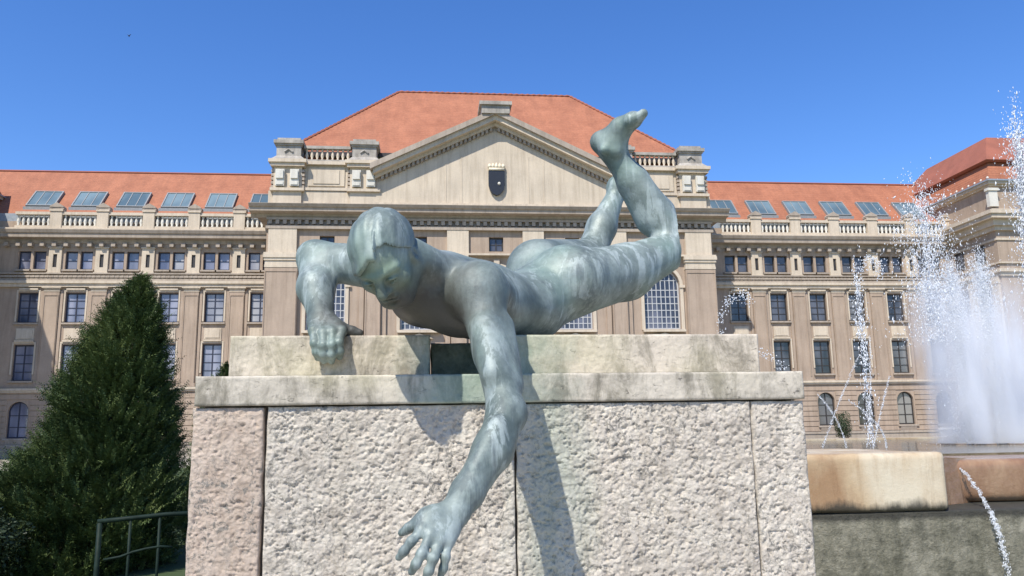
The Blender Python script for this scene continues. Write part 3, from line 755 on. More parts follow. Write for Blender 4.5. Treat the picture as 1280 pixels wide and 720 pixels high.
# ---- central block
hw = 19.85
cx0, cx1 = CX - hw, CX + hw
AW = [(-9.0, 'h'), (-1.0, 'h'), (5.75, 'h'), (12.6, 'h'), (20.6, 'h')]
holes = []
for x, _ in AW: holes += [(x - 1.65, x + 1.65, 10.4, 15.95, True), (x - 0.64, x + 0.64, 17.35, 18.65), (x - 1.2, x + 1.2, 2.0, 6.5, True)]
m = MB(); m.wall(cx0, cx1, 0, 21.0, CF, holes, 0.5)
m.add([(cx0, CF, 0), (cx0, D + 10, 0), (cx0, D + 10, 27), (cx0, CF, 21)], [(0, 1, 2, 3)])
m.add([(cx1, CF, 0), (cx1, D + 10, 0), (cx1, D + 10, 27), (cx1, CF, 21)], [(0, 1, 2, 3)])
m.build('wall', 'stucco', B)
for x, _ in AW:
    window(x - 1.65, x + 1.65, 10.4, 15.95, CF + 0.35, True, 8, (0.1, 0.2, 0.31, 0.42, 0.53, 0.64, 0.8), 'frame_white', 'hall_glass', fw=0.12, bars=0.075)
    window(x - 0.64, x + 0.64, 17.35, 18.65, CF + 0.3, False, 2, (0.5,), 'frame_dark', 'dark_glass', sill=False)
    window(x - 1.2, x + 1.2, 2.0, 6.5, CF + 0.35, True, 2, (0.35, 0.65), 'frame_dark', 'dark_glass')
    q = MB()   # moulded jambs and archivolt
    for sx in (-1, 1):
        a = sorted((x + sx * 1.67, x + sx * 1.95)); q.box(a[0], a[1], CF - 0.14, CF - 0.004, 10.3, 14.3)
        a = sorted((x + sx * 1.6, x + sx * 2.1)); q.box(a[0], a[1], CF - 0.22, CF - 0.142, 14.1, 14.35)
    for i in range(14):
        t0, t1 = math.pi * i / 14, math.pi * (i + 1) / 14
        q.extr([(x - r * math.cos(t), 14.3 + r * math.sin(t)) for r, t in ((1.95, t0), (1.95, t1), (1.67, t1), (1.67, t0))], 'y', CF - 0.14, CF - 0.004)
    q.box(x - 1.9, x + 1.9, CF - 0.5, CF - 0.146, 10.1, 10.3)
    q.extr([(x - 1.2, 9.6), (x + 1.2, 9.6), (x, 10.05)], 'y', CF - 0.3, CF - 0.004)
    q.box(x - 0.25, x + 0.25, CF - 0.28, CF - 0.142, 15.85, 16.55)
    q.build('window_surround', 'stucco_pale', B)
PIL = [cx0 + 0.05, cx0 + 2.0, -6.2, -4.9, 1.4, 2.7, 8.2, 9.5, 15.6, 16.9, cx1 - 3.4, cx1 - 1.45]
def giant(x, w_): 
    pilaster(x, x + w_, 7.5, 16.9, CF, 0.45, 1.15, 'stucco')
giant(cx0 + 0.02, 2.75); giant(cx1 - 2.77, 2.75)
for x in (-5.65, 1.75, 8.3, 16.0):
    giant(x, 1.35)
for x in (-6.15, -4.25, 1.25, 3.15, 7.8, 9.7, 15.5, 17.4):
    q = MB(); q.box(x, x + 0.4, CF - 0.22, CF - 0.004, 7.5, 15.6); q.build('lesene', 'stucco', B)
m = MB(); m.box(cx0 - 0.1, cx1 + 0.1, CF - 0.55, CF - 0.004, 16.902, 17.06); m.build('architrave', 'stucco_pale', B)
for a in (cx0 + 0.2, -6.2, 1.4, 8.1, 15.6, cx1 - 2.6):      # attic storey panels
    wd = 2.4 if a in (cx0 + 0.2, cx1 - 2.6) else 1.9
    m = MB(); m.box(a, a + wd, CF - 0.3, CF - 0.004, 17.1, 19.2); m.build('attic_panel', 'stucco_pale', B)
m = MB(); m.box(cx0 - 0.05, cx1 + 0.05, CF - 0.35, CF - 0.004, 19.2, 19.5); m.build('architrave', 'trim_stone', B)
dentils(cx0, cx1, CF, 19.62, 19.98, 0.62, wid=0.5, out=0.34)
m = MB(); m.box(cx0, cx1, CF - 0.34, CF - 0.004, 20.002, 20.2); m.build('frieze', 'trim_stone', B)
cornice('cornice', cx0, cx1, CF, 20.2, 21.2, 1.35)
for xa, xb in ((cx0 - 1.15, cx0 - 0.01), (cx1 + 0.01, cx1 + 1.15)):    # the cornice returns along the sides
    m = MB(); m.box(xa, xb, CF + 0.01, D + 1, 20.6, 21.19); m.build('cornice_return', 'trim_stone', B)
m = MB(); m.box(cx0 + 0.05, cx1 - 0.05, CF - 0.25, CF + 0.5, 21.202, 22.6); m.build('parapet_base', 'stucco_pale', B)

# pediment
PA, PE, PB = (CX, 30.05), 11.0, 21.25
m = MB(); m.extr([(CX - PE + 0.5, PB), (CX + PE - 0.5, PB), (CX + PE - 0.5, 23.6), (CX, 28.75), (CX - PE + 0.5, 23.6)], 'y', CF - 0.55, CF + 3.0)
ped = m.build('pediment', 'stucco_pale', B)
def rake(sx, t0, t1, y0, y1, x_end=PE, lift=0.0):
    """sloping band between offsets t0..t1 below the top line of the gable"""
    sl = (30.05 - 24.75) / PE
    top = lambda x: 30.05 - sl * abs(x)
    p = [(CX, top(0) - t0), (CX + sx * x_end, top(x_end) - t0), (CX + sx * x_end, top(x_end) - t1), (CX, top(0) - t1)]
    q = MB(); q.extr(p, 'y', y0, y1); return q
for sx in (-1, 1):
    b_ = rake(sx, 0.0, 0.5, CF - 1.75, CF + 1.0, PE); o = b_.build('raking_cornice', 'trim_stone', ped)
    q = rake(sx, 0.502, 0.95, CF - 1.5, CF - 0.3, PE - 0.25); v = rake(sx, 0.952, 1.3, CF - 0.95, CF - 0.3, PE - 0.4)
    q.add(v.v, v.f); q.build('raking_moulding', 'stucco_pale', ped)
    q = MB(); sl = (30.05 - 24.75) / PE; n = 26
    xa, xb = sorted((CX + sx * 0.05, CX + sx * (PE - 0.6)))
    q.crenel([CX + sx * (0.35 + i * (PE - 1.0) / n) for i in range(n)], 0.11, xa, xb, CF - 0.88, CF - 0.60, CF - 0.56, -0.32, 0.0, lambda x: 30.05 - sl * abs(x - CX) - 1.302)
    q.build('raking_dentils', 'trim_stone', ped)
q = MB()
q.box(CX - 1.25, CX + 1.25, CF - 1.9, CF + 0.6, 29.55, 30.3); q.box(CX - 1.45, CX + 1.45, CF - 2.1, CF + 0.8, 30.3, 30.62); q.build('acroterion', 'weathered_stone', ped)
q = MB(); q.box(CX - PE + 0.4, CX + PE - 0.4, CF - 0.85, CF - 0.552, PB + 0.002, PB + 0.25)
for dx in (-4.4, -3.0, 3.0, 4.4): q.box(CX + dx - 0.03, CX + dx + 0.03, CF - 0.585, CF - 0.552, PB + 0.252, 26.6 - abs(dx) * 0.2)
q.build('tympanum_moulding', 'stucco_pale', ped)
# shield with a gilt crown
sh = MB()
out = [(-0.72, 24.55), (0.72, 24.55), (0.72, 23.2), (0.6, 22.75), (0.3, 22.4), (0, 22.28), (-0.3, 22.4), (-0.6, 22.75), (-0.72, 23.2)]
sh.extr([(CX + 0.1 + a, b) for a, b in out], 'y', CF - 0.86, CF - 0.57)
shield = sh.build('shield', 'shield_black', B)
q = MB(); q.lathe(CX + 0.32, CF - 0.86, [(0.02, 23.2), (0.12, 23.26), (0.14, 23.36), (0.1, 23.46), (0.02, 23.5)], 8); q.build('emblem', 'white_stone', shield, smooth=True)
q = MB()
q.box(CX - 0.6, CX + 0.8, CF - 0.92, CF - 0.57, 24.58, 24.8)
for k in range(5): q.lathe(CX + 0.1 + (k - 2) * 0.3, CF - 0.74, [(0.16, 24.8), (0.2, 25.0), (0.1, 25.2), (0.03, 25.34 - abs(k - 2) * 0.06)], 8)
q.build('crown', 'gilt', shield, smooth=True)

# turrets, attic panels and balustrades either side of the pediment
def turret(x, w_):
    y0, y1 = CF - 0.5, CF + 1.5
    m = MB()
    m.box(x - w_ / 2, x + w_ / 2, y0, y1, 21.2, 25.0)
    m.box(x - w_ / 2 - 0.25, x + w_ / 2 + 0.25, y0 - 0.25, y1, 22.5, 22.75)
    m.box(x - w_ / 2 - 0.25, x + w_ / 2 + 0.25, y0 - 0.35, y1, 24.7, 25.0)
    m.box(x - w_ / 2 - 0.42, x + w_ / 2 + 0.42, y0 - 0.5, y1 + 0.2, 25.002, 25.3)
    o = m.build('turret', 'stucco_pale', B)
    for k in (-0.62, 0.62):
        q = MB(); q.box(x + k - 0.38, x + k + 0.38, y0 - 0.32, y0 - 0.003, 22.9, 24.4); q.box(x + k - 0.3, x + k + 0.3, y0 - 0.45, y0 - 0.322, 23.55, 24.3); q.box(x + k - 0.3, x + k + 0.3, y0 - 0.38, y0 - 0.322, 23.0, 23.3)
        q.build('console', 'white_stone', o)
    for sx in (-1, 1):
        q = MB()
        for j in range(5): q.box(x + sx * (w_ / 2 + 0.1) - 0.12, x + sx * (w_ / 2 + 0.1) + 0.12, y0 + 0.02, y0 + 0.5, 22.8 + j * 0.36, 22.8 + j * 0.36 + 0.24)
        q.build('volute', 'trim_stone', o)
    q = MB(); q.frustum(x - w_ / 2 - 0.3, x + w_ / 2 + 0.3, y0 - 0.3, y1, 25.3, 25.75, 0.45, 0.4); q.box(x - w_ / 2 + 0.15, x + w_ / 2 - 0.15, y0 + 0.1, y1 - 0.2, 25.75, 26.7)
    q.box(x - w_ / 2 + 0.05, x + w_ / 2 - 0.05, y0 - 0.02, y1 - 0.1, 26.7, 26.85)
    q.tube([(x - 0.35, y0 + 0.06, 26.1), (x, y0 + 0.06, 26.35), (x + 0.35, y0 + 0.06, 26.1)], 0.09, 6)
    q.box(x - w_ / 2 - 0.08, x + w_ / 2 + 0.08, y0 - 0.15, y1 + 0.05, 26.85, 27.15); q.box(x - w_ / 2 + 0.2, x + w_ / 2 - 0.2, y0 + 0.1, y1 - 0.2, 27.15, 27.4)
    q.build('cap', 'weathered_stone', o)
for sx in (-1, 1):
    xo, xi = CX + sx * 18.15, CX + sx * 11.6
    turret(xo, 2.4); turret(xi, 2.4)
    a, b = sorted((xo - sx * 1.25, xi + sx * 1.25))
    m = MB(); m.box(a, b, CF - 0.1, CF + 0.8, 22.6, 25.3); m.box(a, b, CF - 0.35, CF - 0.102, 22.65, 22.9); m.box(a, b, CF - 0.45, CF - 0.102, 25.0, 25.3)
    m.box(a + 0.45, b - 0.45, CF - 0.2, CF - 0.102, 23.1, 24.75); m.box(a + 0.9, b - 0.9, CF - 0.26, CF - 0.202, 23.3, 24.55)
    m.build('attic_wall', 'stucco_pale', B)
    balustrade(a, b, CF + 0.2, 25.3, 26.85, 9, 0.15, 'weathered_stone', 'stucco_pale')
# hipped roof
ex0, ex1, ey0, ey1, ez = CX - 19.2, CX + 19.2, CF + 1.9, CF + 20.3, 26.9
rz, ry = 37.0, CF + 11.0
m = MB()
m.add([(ex0, ey0, ez), (ex1, ey0, ez), (ex1, ey1, ez), (ex0, ey1, ez), (CX - 9.1, ry, rz), (CX + 9.1, ry, rz)],
      [(0, 1, 5, 4), (1, 2, 5), (2, 3, 4, 5), (3, 0, 4), (3, 2, 1, 0)])
o = m.build('roof', 'roof_tile', B)
q = MB(); R_ = 0.15
def bumpy(p, q_, n):
    p, q_ = Vector(p), Vector(q_); return [p.lerp(q_, i / n) for i in range(n + 1)], [R_ * (1.25 if i % 2 else 0.8) for i in range(n + 1)]
for p0, p1 in (((ex0, ey0, ez), (CX - 9.1, ry, rz)), ((ex1, ey0, ez), (CX + 9.1, ry, rz)), ((CX - 9.1, ry, rz), (CX + 9.1, ry, rz))):
    pp, rr = bumpy(p0, p1, 60); q.tube(pp, rr, 6)
q.build('ridge_tiles', 'old_roof_tile', o)
m = MB(); m.box(ex0 - 0.2, ex1 + 0.2, ey0 - 0.35, ey0 + 0.2, 26.5, 26.88); m.build('gutter', 'frame_dark', B)

# stone pier at the foot of the building, and a shrub in front of it
m = MB(); m.box(45.2, 46.6, 66.6, 68.2, 0.012, 1.2); m.frustum(45.05, 46.75, 66.45, 68.35, 1.2, 1.38, 0.12, 0.12)
tag(m.build('stone_pier', 'white_stone'), 'pale stone pier at the foot of the building beside the water spray', 'pier')

# ------------------------------------------------------------------ plinth
PL = empty('stone_plinth', (0.28, 3.6, 0))
tag(PL, 'big rough pale limestone plinth under the bronze swimmer', 'plinth')
def rough_block(name, x0, x1, y0, y1, z0, z1, mat, amp, step, edge, seed, fine_from=0.95, side=True):
    xs = np.linspace(x0, x1, max(3, int((x1 - x0) / step)))
    za = max(z0, fine_from)
    zs = np.linspace(za, z1, max(3, int((z1 - za) / step)))
    if za > z0: zs = np.concatenate([np.linspace(z0, za, 12)[:-1], zs])
    X, Z = np.meshgrid(xs, zs, indexing='ij')
    ca, sa = math.cos(0.6), math.sin(0.6)
    w_ = fbm(X * 6, Z * 6, 2, seed + 2)
    a1 = fbm((X * ca + Z * sa) * 62, (-X * sa + Z * ca) * 100, 4, seed); a2 = fbm((X * ca - Z * sa) * 78, (X * sa + Z * ca) * 66, 4, seed + 4)
    n1 = a1 * np.clip(w_ * 2.2 - .3, 0, 1) + a2 * (1 - np.clip(w_ * 2.2 - .3, 0, 1)); n2 = fbm(X * 9 + Z * 4, Z * 10, 3, seed + 5); n3 = np.abs(fbm(X * 46 + Z * 34, Z * 40 - X * 16, 3, seed + 9) - 0.45)
    disp = amp * (1.1 * (n1 - 0.45) + 0.5 * (n2 - 0.45) - 1.0 * np.clip(0.16 - n3, 0, 1) - 3.6 * np.clip(fbm(X * 58, Z * 66, 3, seed + 15) - 0.56, 0, .12) - 0.6 * np.clip(n1 - 0.62, 0, 1))
    ed = np.minimum(np.minimum(X - x0, x1 - X), np.minimum(Z - z0, z1 - Z))
    soft = np.clip(ed / (edge * (0.6 + 0.9 * vnoise(X * 30, Z * 30, seed + 3))), 0, 1)
    rounding = edge * 0.8 * (1 - np.sqrt(1 - (1 - soft) ** 2))
    Y = y0 + amp * 0.5 - disp * (0.35 + 0.65 * soft) + rounding
    jag = (vnoise(X * 16, Z * 16, seed + 8) - 0.5) * edge * 0.5
    bx = ((X - x0) < 1e-6) | ((x1 - X) < 1e-6)
    bz = (z1 - Z) < 1e-6
    Xo = X + np.where(bx, jag, 0); Zo = Z - np.where(bz, np.abs(jag), 0)
    V = np.stack([Xo, Y, Zo], -1).reshape(-1, 3)
    nx, nz = X.shape
    I = np.arange(nx * nz).reshape(nx, nz)
    F = [np.stack([I[:-1, :-1], I[1:, :-1], I[1:, 1:], I[:-1, 1:]], -1).reshape(-1, 4)]
    # side, top and bottom faces run back from the worked edge
    loop = np.concatenate([I[:, 0], I[-1, 1:], I[::-1, -1][1:], I[0, ::-1][1:-1]])
    rows = [loop]; VV = [V]; base = len(V)
    ys = [0.03, 0.08, 0.2, 0.5, 1.0]
    for t in ys:
        p = V[loop].copy(); yy = y0 + edge + (y1 - y0 - edge) * t
        p[:, 1] = yy
        if t < 1:
            nn = (fbm(p[:, 2] * 14 + p[:, 0] * 9, np.full(len(p), yy * 14), 3, seed) - 0.45) * amp * 0.8
            cxm, czm = (x0 + x1) / 2, (z0 + z1) / 2
            left = np.abs(p[:, 0] - x0) < edge; right = np.abs(p[:, 0] - x1) < edge
            p[:, 0] += np.where(left, nn, 0) - np.where(right, nn, 0)
        VV.append(p); rows.append(np.arange(base, base + len(loop))); base += len(loop)
    for a, b in zip(rows, rows[1:]):
        F.append(np.stack([a, b, np.roll(b, -1), np.roll(a, -1)], -1))
    V = np.concatenate(VV); F = np.concatenate(F)[:, ::-1]
    # back cap as quad fan
    c = len(V); V = np.concatenate([V, [[(x0 + x1) / 2, y1, (z0 + z1) / 2]]])
    l = rows[-1]; k = len(l) // 2 * 2
    fan = np.stack([np.full(k // 2, c), l[0:k:2], l[1:k + 1:2] if k < len(l) + 1 else l[1::2], np.roll(l, -2)[0:k:2]], -1)
    F = np.concatenate([F, fan])
    return np_mesh(name, V, F, mat, PL, smooth=True)
PX0, PX1, PY0, PY1, PZ1 = -0.822, 1.392, 2.9, 4.75, 1.700
rough_block('rough_block', PX0, -0.580, PY0, PY1, 0, PZ1, 'rosy_limestone', 0.0105, 0.0032, 0.012, 11)
rough_block('rough_block', -0.569, 0.299, PY0, PY1, 0, PZ1, 'rough_limestone', 0.0145, 0.0030, 0.010, 23)
rough_block('rough_block', 0.306, 1.183, PY0 - 0.002, PY1, 0, PZ1, 'rough_limestone', 0.0145, 0.0030, 0.010, 37)
rough_block('rough_block', 1.1865, PX1, PY0 - 0.001, PY1, 0, PZ1, 'rough_limestone', 0.0135, 0.0030, 0.014, 51)
m = MB(); m.box(PX0 + 0.03, PX1 - 0.03, PY0 + 0.045, PY1 - 0.05, 0.01, 1.704); m.build('mortar_core', 'mortar', PL)
rough_block('cap_slab', -0.815, 1.392, 2.890, 4.77, 1.7045, 1.808, 'slab_stone', 0.003, 0.005, 0.005, 61)
rough_block('upper_block', -0.738, -0.004, 3.03, 4.6, 1.811, 1.966, 'travertine', 0.003, 0.005, 0.005, 71)
rough_block('upper_block', 0.20, 1.286, 3.03, 4.6, 1.811, 1.966, 'travertine', 0.003, 0.005, 0.005, 83)
rough_block('recessed_block', 0.0, 0.197, 3.20, 4.58, 1.811, 1.955, 'green_stained_stone', 0.012, 0.006, 0.008, 95)

# ------------------------------------------------------------------ bronze figure: a distance field turned into one skin
class Field:
    """distance samples on a grid whose axes may be finer where head and hands are"""
    def __init__(s, lo, hi, vox, fine=None, vf=None):
        s.ax = []
        for i in range(3):
            x = lo[i]; a = [x]
            while x < hi[i]:
                x += vf if fine and any(p <= x < q for p, q in fine[i]) else vox
                a.append(x)
            s.ax.append(np.array(a))
        s.vox = vox; s.n = np.array([len(a) for a in s.ax])
        s.g = np.full(tuple(s.n), 1.0, np.float32)
    def region(s, lo, hi):
        a = [max(0, int(np.searchsorted(s.ax[i], lo[i])) - 1) for i in range(3)]; b = [min(int(s.n[i]), int(np.searchsorted(s.ax[i], hi[i])) + 1) for i in range(3)]
        return tuple(slice(a[i], b[i]) for i in range(3)), [s.ax[i][a[i]:b[i]].astype(np.float32) for i in range(3)]
    def apply(s, sl, d, k, sub=False):
        g = s.g[sl]
        if d.size == 0: return
        if sub: d = -d; h = np.maximum(k - np.abs(g - d), 0) / k; s.g[sl] = np.maximum(g, d) + h * h * k * 0.25
        else: h = np.maximum(k - np.abs(g - d), 0) / k; s.g[sl] = np.minimum(g, d) - h * h * k * 0.25
    def seg(s, A, B_, ra, rb, k=0.03, flat=None, sub=False):
        """tapered limb; flat = (direction, ratio) thins it along that direction"""
        A = np.asarray(A, float); B_ = np.asarray(B_, float); R = max(ra, rb) + k + 3 * s.vox
        sl, ax = s.region(np.minimum(A, B_) - R, np.maximum(A, B_) + R)
        px = ax[0][:, None, None] - A[0]; py = ax[1][None, :, None] - A[1]; pz = ax[2][None, None, :] - A[2]
        ba = (B_ - A).astype(np.float32)
        rat = 1.0
        if flat is not None:
            nrm = np.asarray(flat[0], float); nrm = nrm / np.linalg.norm(nrm); rat = flat[1]
            c = px * nrm[0] + py * nrm[1] + pz * nrm[2]; bn = float(ba @ nrm); L2 = float(ba @ ba) + 1e-9
            t = np.clip((px * ba[0] + py * ba[1] + pz * ba[2]) / L2, 0, 1)
            q = (c - t * bn) * (1 / rat - 1)
            dx = px - t * ba[0] + q * nrm[0]; dy = py - t * ba[1] + q * nrm[1]; dz = pz - t * ba[2] + q * nrm[2]
        else:
            L2 = float(ba @ ba) + 1e-9
            t = np.clip((px * ba[0] + py * ba[1] + pz * ba[2]) / L2, 0, 1)
            dx = px - t * ba[0]; dy = py - t * ba[1]; dz = pz - t * ba[2]
        d = np.sqrt(dx * dx + dy * dy + dz * dz) - (ra + (rb - ra) * t)
        if rat < 1: d = d * (0.5 + 0.5 * rat)
        s.apply(sl, d, k, sub)
    def chain(s, pts, rads, k=0.03, **kw):
        for i in range(len(pts) - 1): s.seg(pts[i], pts[i + 1], rads[i], rads[i + 1], k, **kw)
    def ell(s, c, r, axes=None, k=0.03, sub=False):
        c = np.asarray(c, float); r = np.asarray(r, float); R = r.max() + k + 3 * s.vox
        sl, ax = s.region(c - R, c + R)
        p = [ax[0][:, None, None] - c[0], ax[1][None, :, None] - c[1], ax[2][None, None, :] - c[2]]
        A = np.eye(3) if axes is None else np.asarray(axes, float)
        q = [p[0] * A[i, 0] + p[1] * A[i, 1] + p[2] * A[i, 2] for i in range(3)]
        k0 = np.sqrt(sum((q[i] / r[i]) ** 2 for i in range(3))); k1 = np.sqrt(sum((q[i] / r[i] ** 2) ** 2 for i in range(3))) + 1e-6
        s.apply(sl, k0 * (k0 - 1) / k1, k, sub)
    def mesh(s):
        g = s.g; ins = g < 0
        n = g.shape
        c = [ins[i:n[0] - 1 + i, j:n[1] - 1 + j, k:n[2] - 1 + k] for i in (0, 1) for j in (0, 1) for k in (0, 1)]
        anyi = c[0].copy(); alli = c[0].copy()
        for q in c[1:]: anyi |= q; alli &= q
        act = np.argwhere(anyi & ~alli)
        dims = np.array([n[0] - 1, n[1] - 1, n[2] - 1])
        flat = (act[:, 0] * dims[1] + act[:, 1]) * dims[2] + act[:, 2]     # sorted by construction
        off = np.array([(i, j, k) for i in (0, 1) for j in (0, 1) for k in (0, 1)])
        val = np.stack([g[act[:, 0] + o[0], act[:, 1] + o[1], act[:, 2] + o[2]] for o in off], 1)
        acc = np.zeros((len(act), 3)); cnt = np.zeros(len(act))
        for a in range(8):
            for b in range(a + 1, 8):
                if np.abs(off[a] - off[b]).sum() != 1: continue
                va, vb = val[:, a], val[:, b]; cr = (va < 0) != (vb < 0)
                t = np.where(cr, va / np.where(cr, va - vb, 1), 0)
                acc += np.where(cr[:, None], off[a] + t[:, None] * (off[b] - off[a]), 0); cnt += cr
        V = act + acc / cnt[:, None]
        V = np.stack([np.interp(V[:, i], np.arange(s.n[i]), s.ax[i]) for i in range(3)], 1)
        Fs = []
        for ax in range(3):
            o1, o2 = [(1, 2), (2, 0), (0, 1)][ax]
            e = np.zeros(3, int); e[ax] = 1
            a = act; va = g[a[:, 0], a[:, 1], a[:, 2]]; b = a + e; vb = g[b[:, 0], b[:, 1], b[:, 2]]
            m_ = ((va < 0) != (vb < 0)) & (a[:, o1] > 0) & (a[:, o2] > 0)
            a = a[m_]; inside = va[m_] < 0
            d1 = np.zeros(3, int); d1[o1] = 1; d2 = np.zeros(3, int); d2[o2] = 1
            ids = []
            for sh in (0 * d1, d1, d1 + d2, d2):
                q = a - sh; ids.append(np.searchsorted(flat, (q[:, 0] * dims[1] + q[:, 1]) * dims[2] + q[:, 2]))
            f = np.stack(ids, 1)
            f[~inside] = f[~inside][:, ::-1]
            Fs.append(f)
        return V, np.concatenate(Fs)
def relax(V, F, it=2, lam=0.5):
    n = len(V)
    e = np.concatenate([F[:, [0, 1]], F[:, [1, 2]], F[:, [2, 3]], F[:, [3, 0]]])
    cnt = np.bincount(e[:, 0], minlength=n) + np.bincount(e[:, 1], minlength=n)
    for _ in range(it):
        acc = np.zeros_like(V)
        for ax in range(3):
            acc[:, ax] = np.bincount(e[:, 0], V[e[:, 1], ax], n) + np.bincount(e[:, 1], V[e[:, 0], ax], n)
        V = V * (1 - lam) + lam * acc / np.maximum(cnt, 1)[:, None]
    return V

def unit(v): v = np.asarray(v, float); return v / np.linalg.norm(v)
P = at
# --- head frame: F face direction, U chin-to-crown, Lh the figure's left
HS = 1.32
Fh = unit((-0.13, -0.58, -0.80)); Uh = np.array((-0.40, -0.72, 0.60)); Uh = unit(Uh - Fh * (Uh @ Fh)); Lh = np.cross(Uh, Fh)
HC = P(481, 321, 2.68)
AX = np.array([Lh, Fh, Uh])
def H(l, f, u): return HC + HS * (Lh * l + Fh * f + Uh * u)
def hr(*r): return [HS * x for x in r]

def head(S):
    S.ell(H(0, -.014, .022), hr(.074, .096, .084), AX, .01)
    S.ell(H(0, .030, -.040), hr(.058, .062, .082), AX, .05)
    S.ell(H(0, .052, -.094), hr(.030, .032, .024), AX, .045)          # chin
    for s_ in (-1, 1):
        S.seg(H(s_ * .056, -.005, -.055), H(s_ * .026, .055, -.100), .020 * HS, .018 * HS, .03)   # jaw line
        S.ell(H(s_ * .042, .056, -.028), hr(.022, .022, .018), AX, .03)  # cheekbone
        S.seg(H(s_ * .012, .090, .012), H(s_ * .050, .068, .014), .0075 * HS, .007 * HS, .022)     # brow
        S.ell(H(s_ * .031, .098, -.008), hr(.019, .016, .011), AX, .02, sub=True)                 # socket
        S.ell(H(s_ * .031, .074, -.009), hr(.015, .015, .013), AX, .006)                         # lidded eye
        S.chain([H(s_ * .016, .086, -.010), H(s_ * .030, .0925, -.003), H(s_ * .046, .080, -.009)], [.0034 * HS] * 3, .004)   # upper lid
        S.chain([H(s_ * .016, .085, -.016), H(s_ * .030, .0905, -.0195), H(s_ * .045, .079, -.014)], [.0026 * HS] * 3, .004)  # lower lid
        S.seg(H(s_ * .018, .0895, -.0125), H(s_ * .045, .0815, -.0125), .0020 * HS, .0020 * HS, .002, sub=True)
        S.ell(H(s_ * .013, .094, -.036), hr(.010, .012, .008), AX, .012)  # nostril wing
        S.ell(H(s_ * .074, -.006, -.014), hr(.010, .020, .031), AX, .012)  # ear
        S.ell(H(s_ * .083, -.002, -.012), hr(.006, .010, .016), AX, .006, sub=True)
    S.seg(H(0, .090, .006), H(0, .113, -.032), .009 * HS, .0125 * HS, .016)    # nose
    S.seg(H(-.018, .088, -.0595), H(.018, .088, -.0595), .0075 * HS, .0075 * HS, .01)
    S.seg(H(-.014, .086, -.072), H(.014, .086, -.072), .0085 * HS, .0085 * HS, .01)
    S.seg(H(-.023, .092, -.0655), H(.023, .092, -.0655), .0026 * HS, .0026 * HS, .004, sub=True)
    S.ell(H(0, .090, -.082), hr(.016, .008, .006), AX, .012, sub=True)

# --- skeleton (metres, surveyed)
shN, elN, wrN = P(598, 364, 2.80), P(633, 516, 2.56), P(567, 642, 2.41)
shF, elF, wrF = P(498, 337, 3.14), P(398, 326, 3.32), P(403, 402, 3.09)
chest, ribs, waist, pelv = P(550, 361, 2.99), P(598, 373, 3.15), P(648, 380, 3.34), P(692, 360, 3.54)
hipN, knN, anN = P(722, 352, 3.47), P(845, 310, 3.84), P(763, 186, 3.80)
hipF, knF, anF = P(672, 338, 3.70), P(738, 320, 4.22), P(774, 234, 4.36)
Ad = unit(pelv - chest); Wd = shN - shF; Wd = unit(Wd - Ad * (Wd @ Ad)); Bd = np.cross(Ad, Wd); Bd = Bd if Bd[2] > 0 else -Bd
TX = np.array([Wd, Ad, Bd])

lo = np.array([-0.95, 2.15, 1.10]); hi = np.array([1.22, 4.80, 3.30])
S = Field(lo, hi, 0.0072, [[(-.75, -.12)], [(2.26, 3.08)], [(1.15, 1.40), (1.87, 2.42)]], 0.004)
# torso
S.seg(chest, ribs, .20, .195, .05, (Bd, .73))
S.seg(ribs, waist, .19, .148, .06, (Bd, .74))
S.seg(waist, pelv, .148, .180, .06, (Bd, .80))
S.ell(chest + Ad * .02 - Bd * .07 + Wd * .10, (.115, .12, .095), TX, .06)   # pectorals
S.ell(chest + Ad * .02 - Bd * .07 - Wd * .10, (.115, .12, .095), TX, .06)
S.ell(ribs - Bd * .03, (.17, .21, .115), TX, .06)                           # rib arch
S.ell(waist - Bd * .045, (.125, .20, .08), TX, .06)                         # belly
S.seg(P(560, 347, 2.94), P(640, 369, 3.24), .070, .068, .05)                # back muscle, near
S.ell(P(604, 361, 2.93), (.085, .12, .07), TX, .04)                         # shoulder blade
S.ell(P(532, 347, 3.12), (.10, .13, .066), TX, .04)
S.seg(P(606, 366, 2.95), P(640, 390, 3.2), .075, .065, .05)
for q in ((612, 392, 3.02), (624, 398, 3.09), (637, 402, 3.16)): S.seg(P(*q), P(q[0] + 6, q[1] - 17, q[2] + .02), .018, .012, .03)   # serrated ribs
S.seg(P(560, 322, 3.06), P(655, 352, 3.42), .010, .010, .035, sub=True)     # furrow of the spine                   # latissimus
# hips
S.ell(P(706, 341, 3.50), (.132, .150, .125), TX, .05)
S.ell(P(675, 343, 3.68), (.130, .150, .125), TX, .035)
S.seg(hipN, P(782, 340, 3.66), .150, .128, .05); S.seg(P(782, 340, 3.66), knN, .128, .090, .05)
S.ell(P(852, 311, 3.86), (.068, .075, .078), None, .04)                     # knee cap
S.seg(hipF, knF, .15, .092, .05)
S.seg(P(700, 380, 3.5), P(676, 396, 3.42), .07, .09, .06)
# shins
S.seg(knN, P(822, 268, 3.84), .088, .082, .04); S.seg(P(822, 268, 3.84), P(790, 224, 3.82), .085, .070, .04); S.seg(P(790, 224, 3.82), anN, .067, .056, .04)
S.seg(P(814, 274, 3.86), P(790, 234, 3.86), .080, .062, .05)               # calf
S.seg(P(838, 285, 3.80), P(800, 222, 3.78), .045, .034, .04)               # shin ridge
S.seg(P(786, 222, 3.84), P(754, 183, 3.84), .046, .040, .035)              # tendon
S.seg(knF, P(752, 284, 4.28), .086, .080, .04); S.seg(P(752, 284, 4.28), anF, .079, .044, .04)
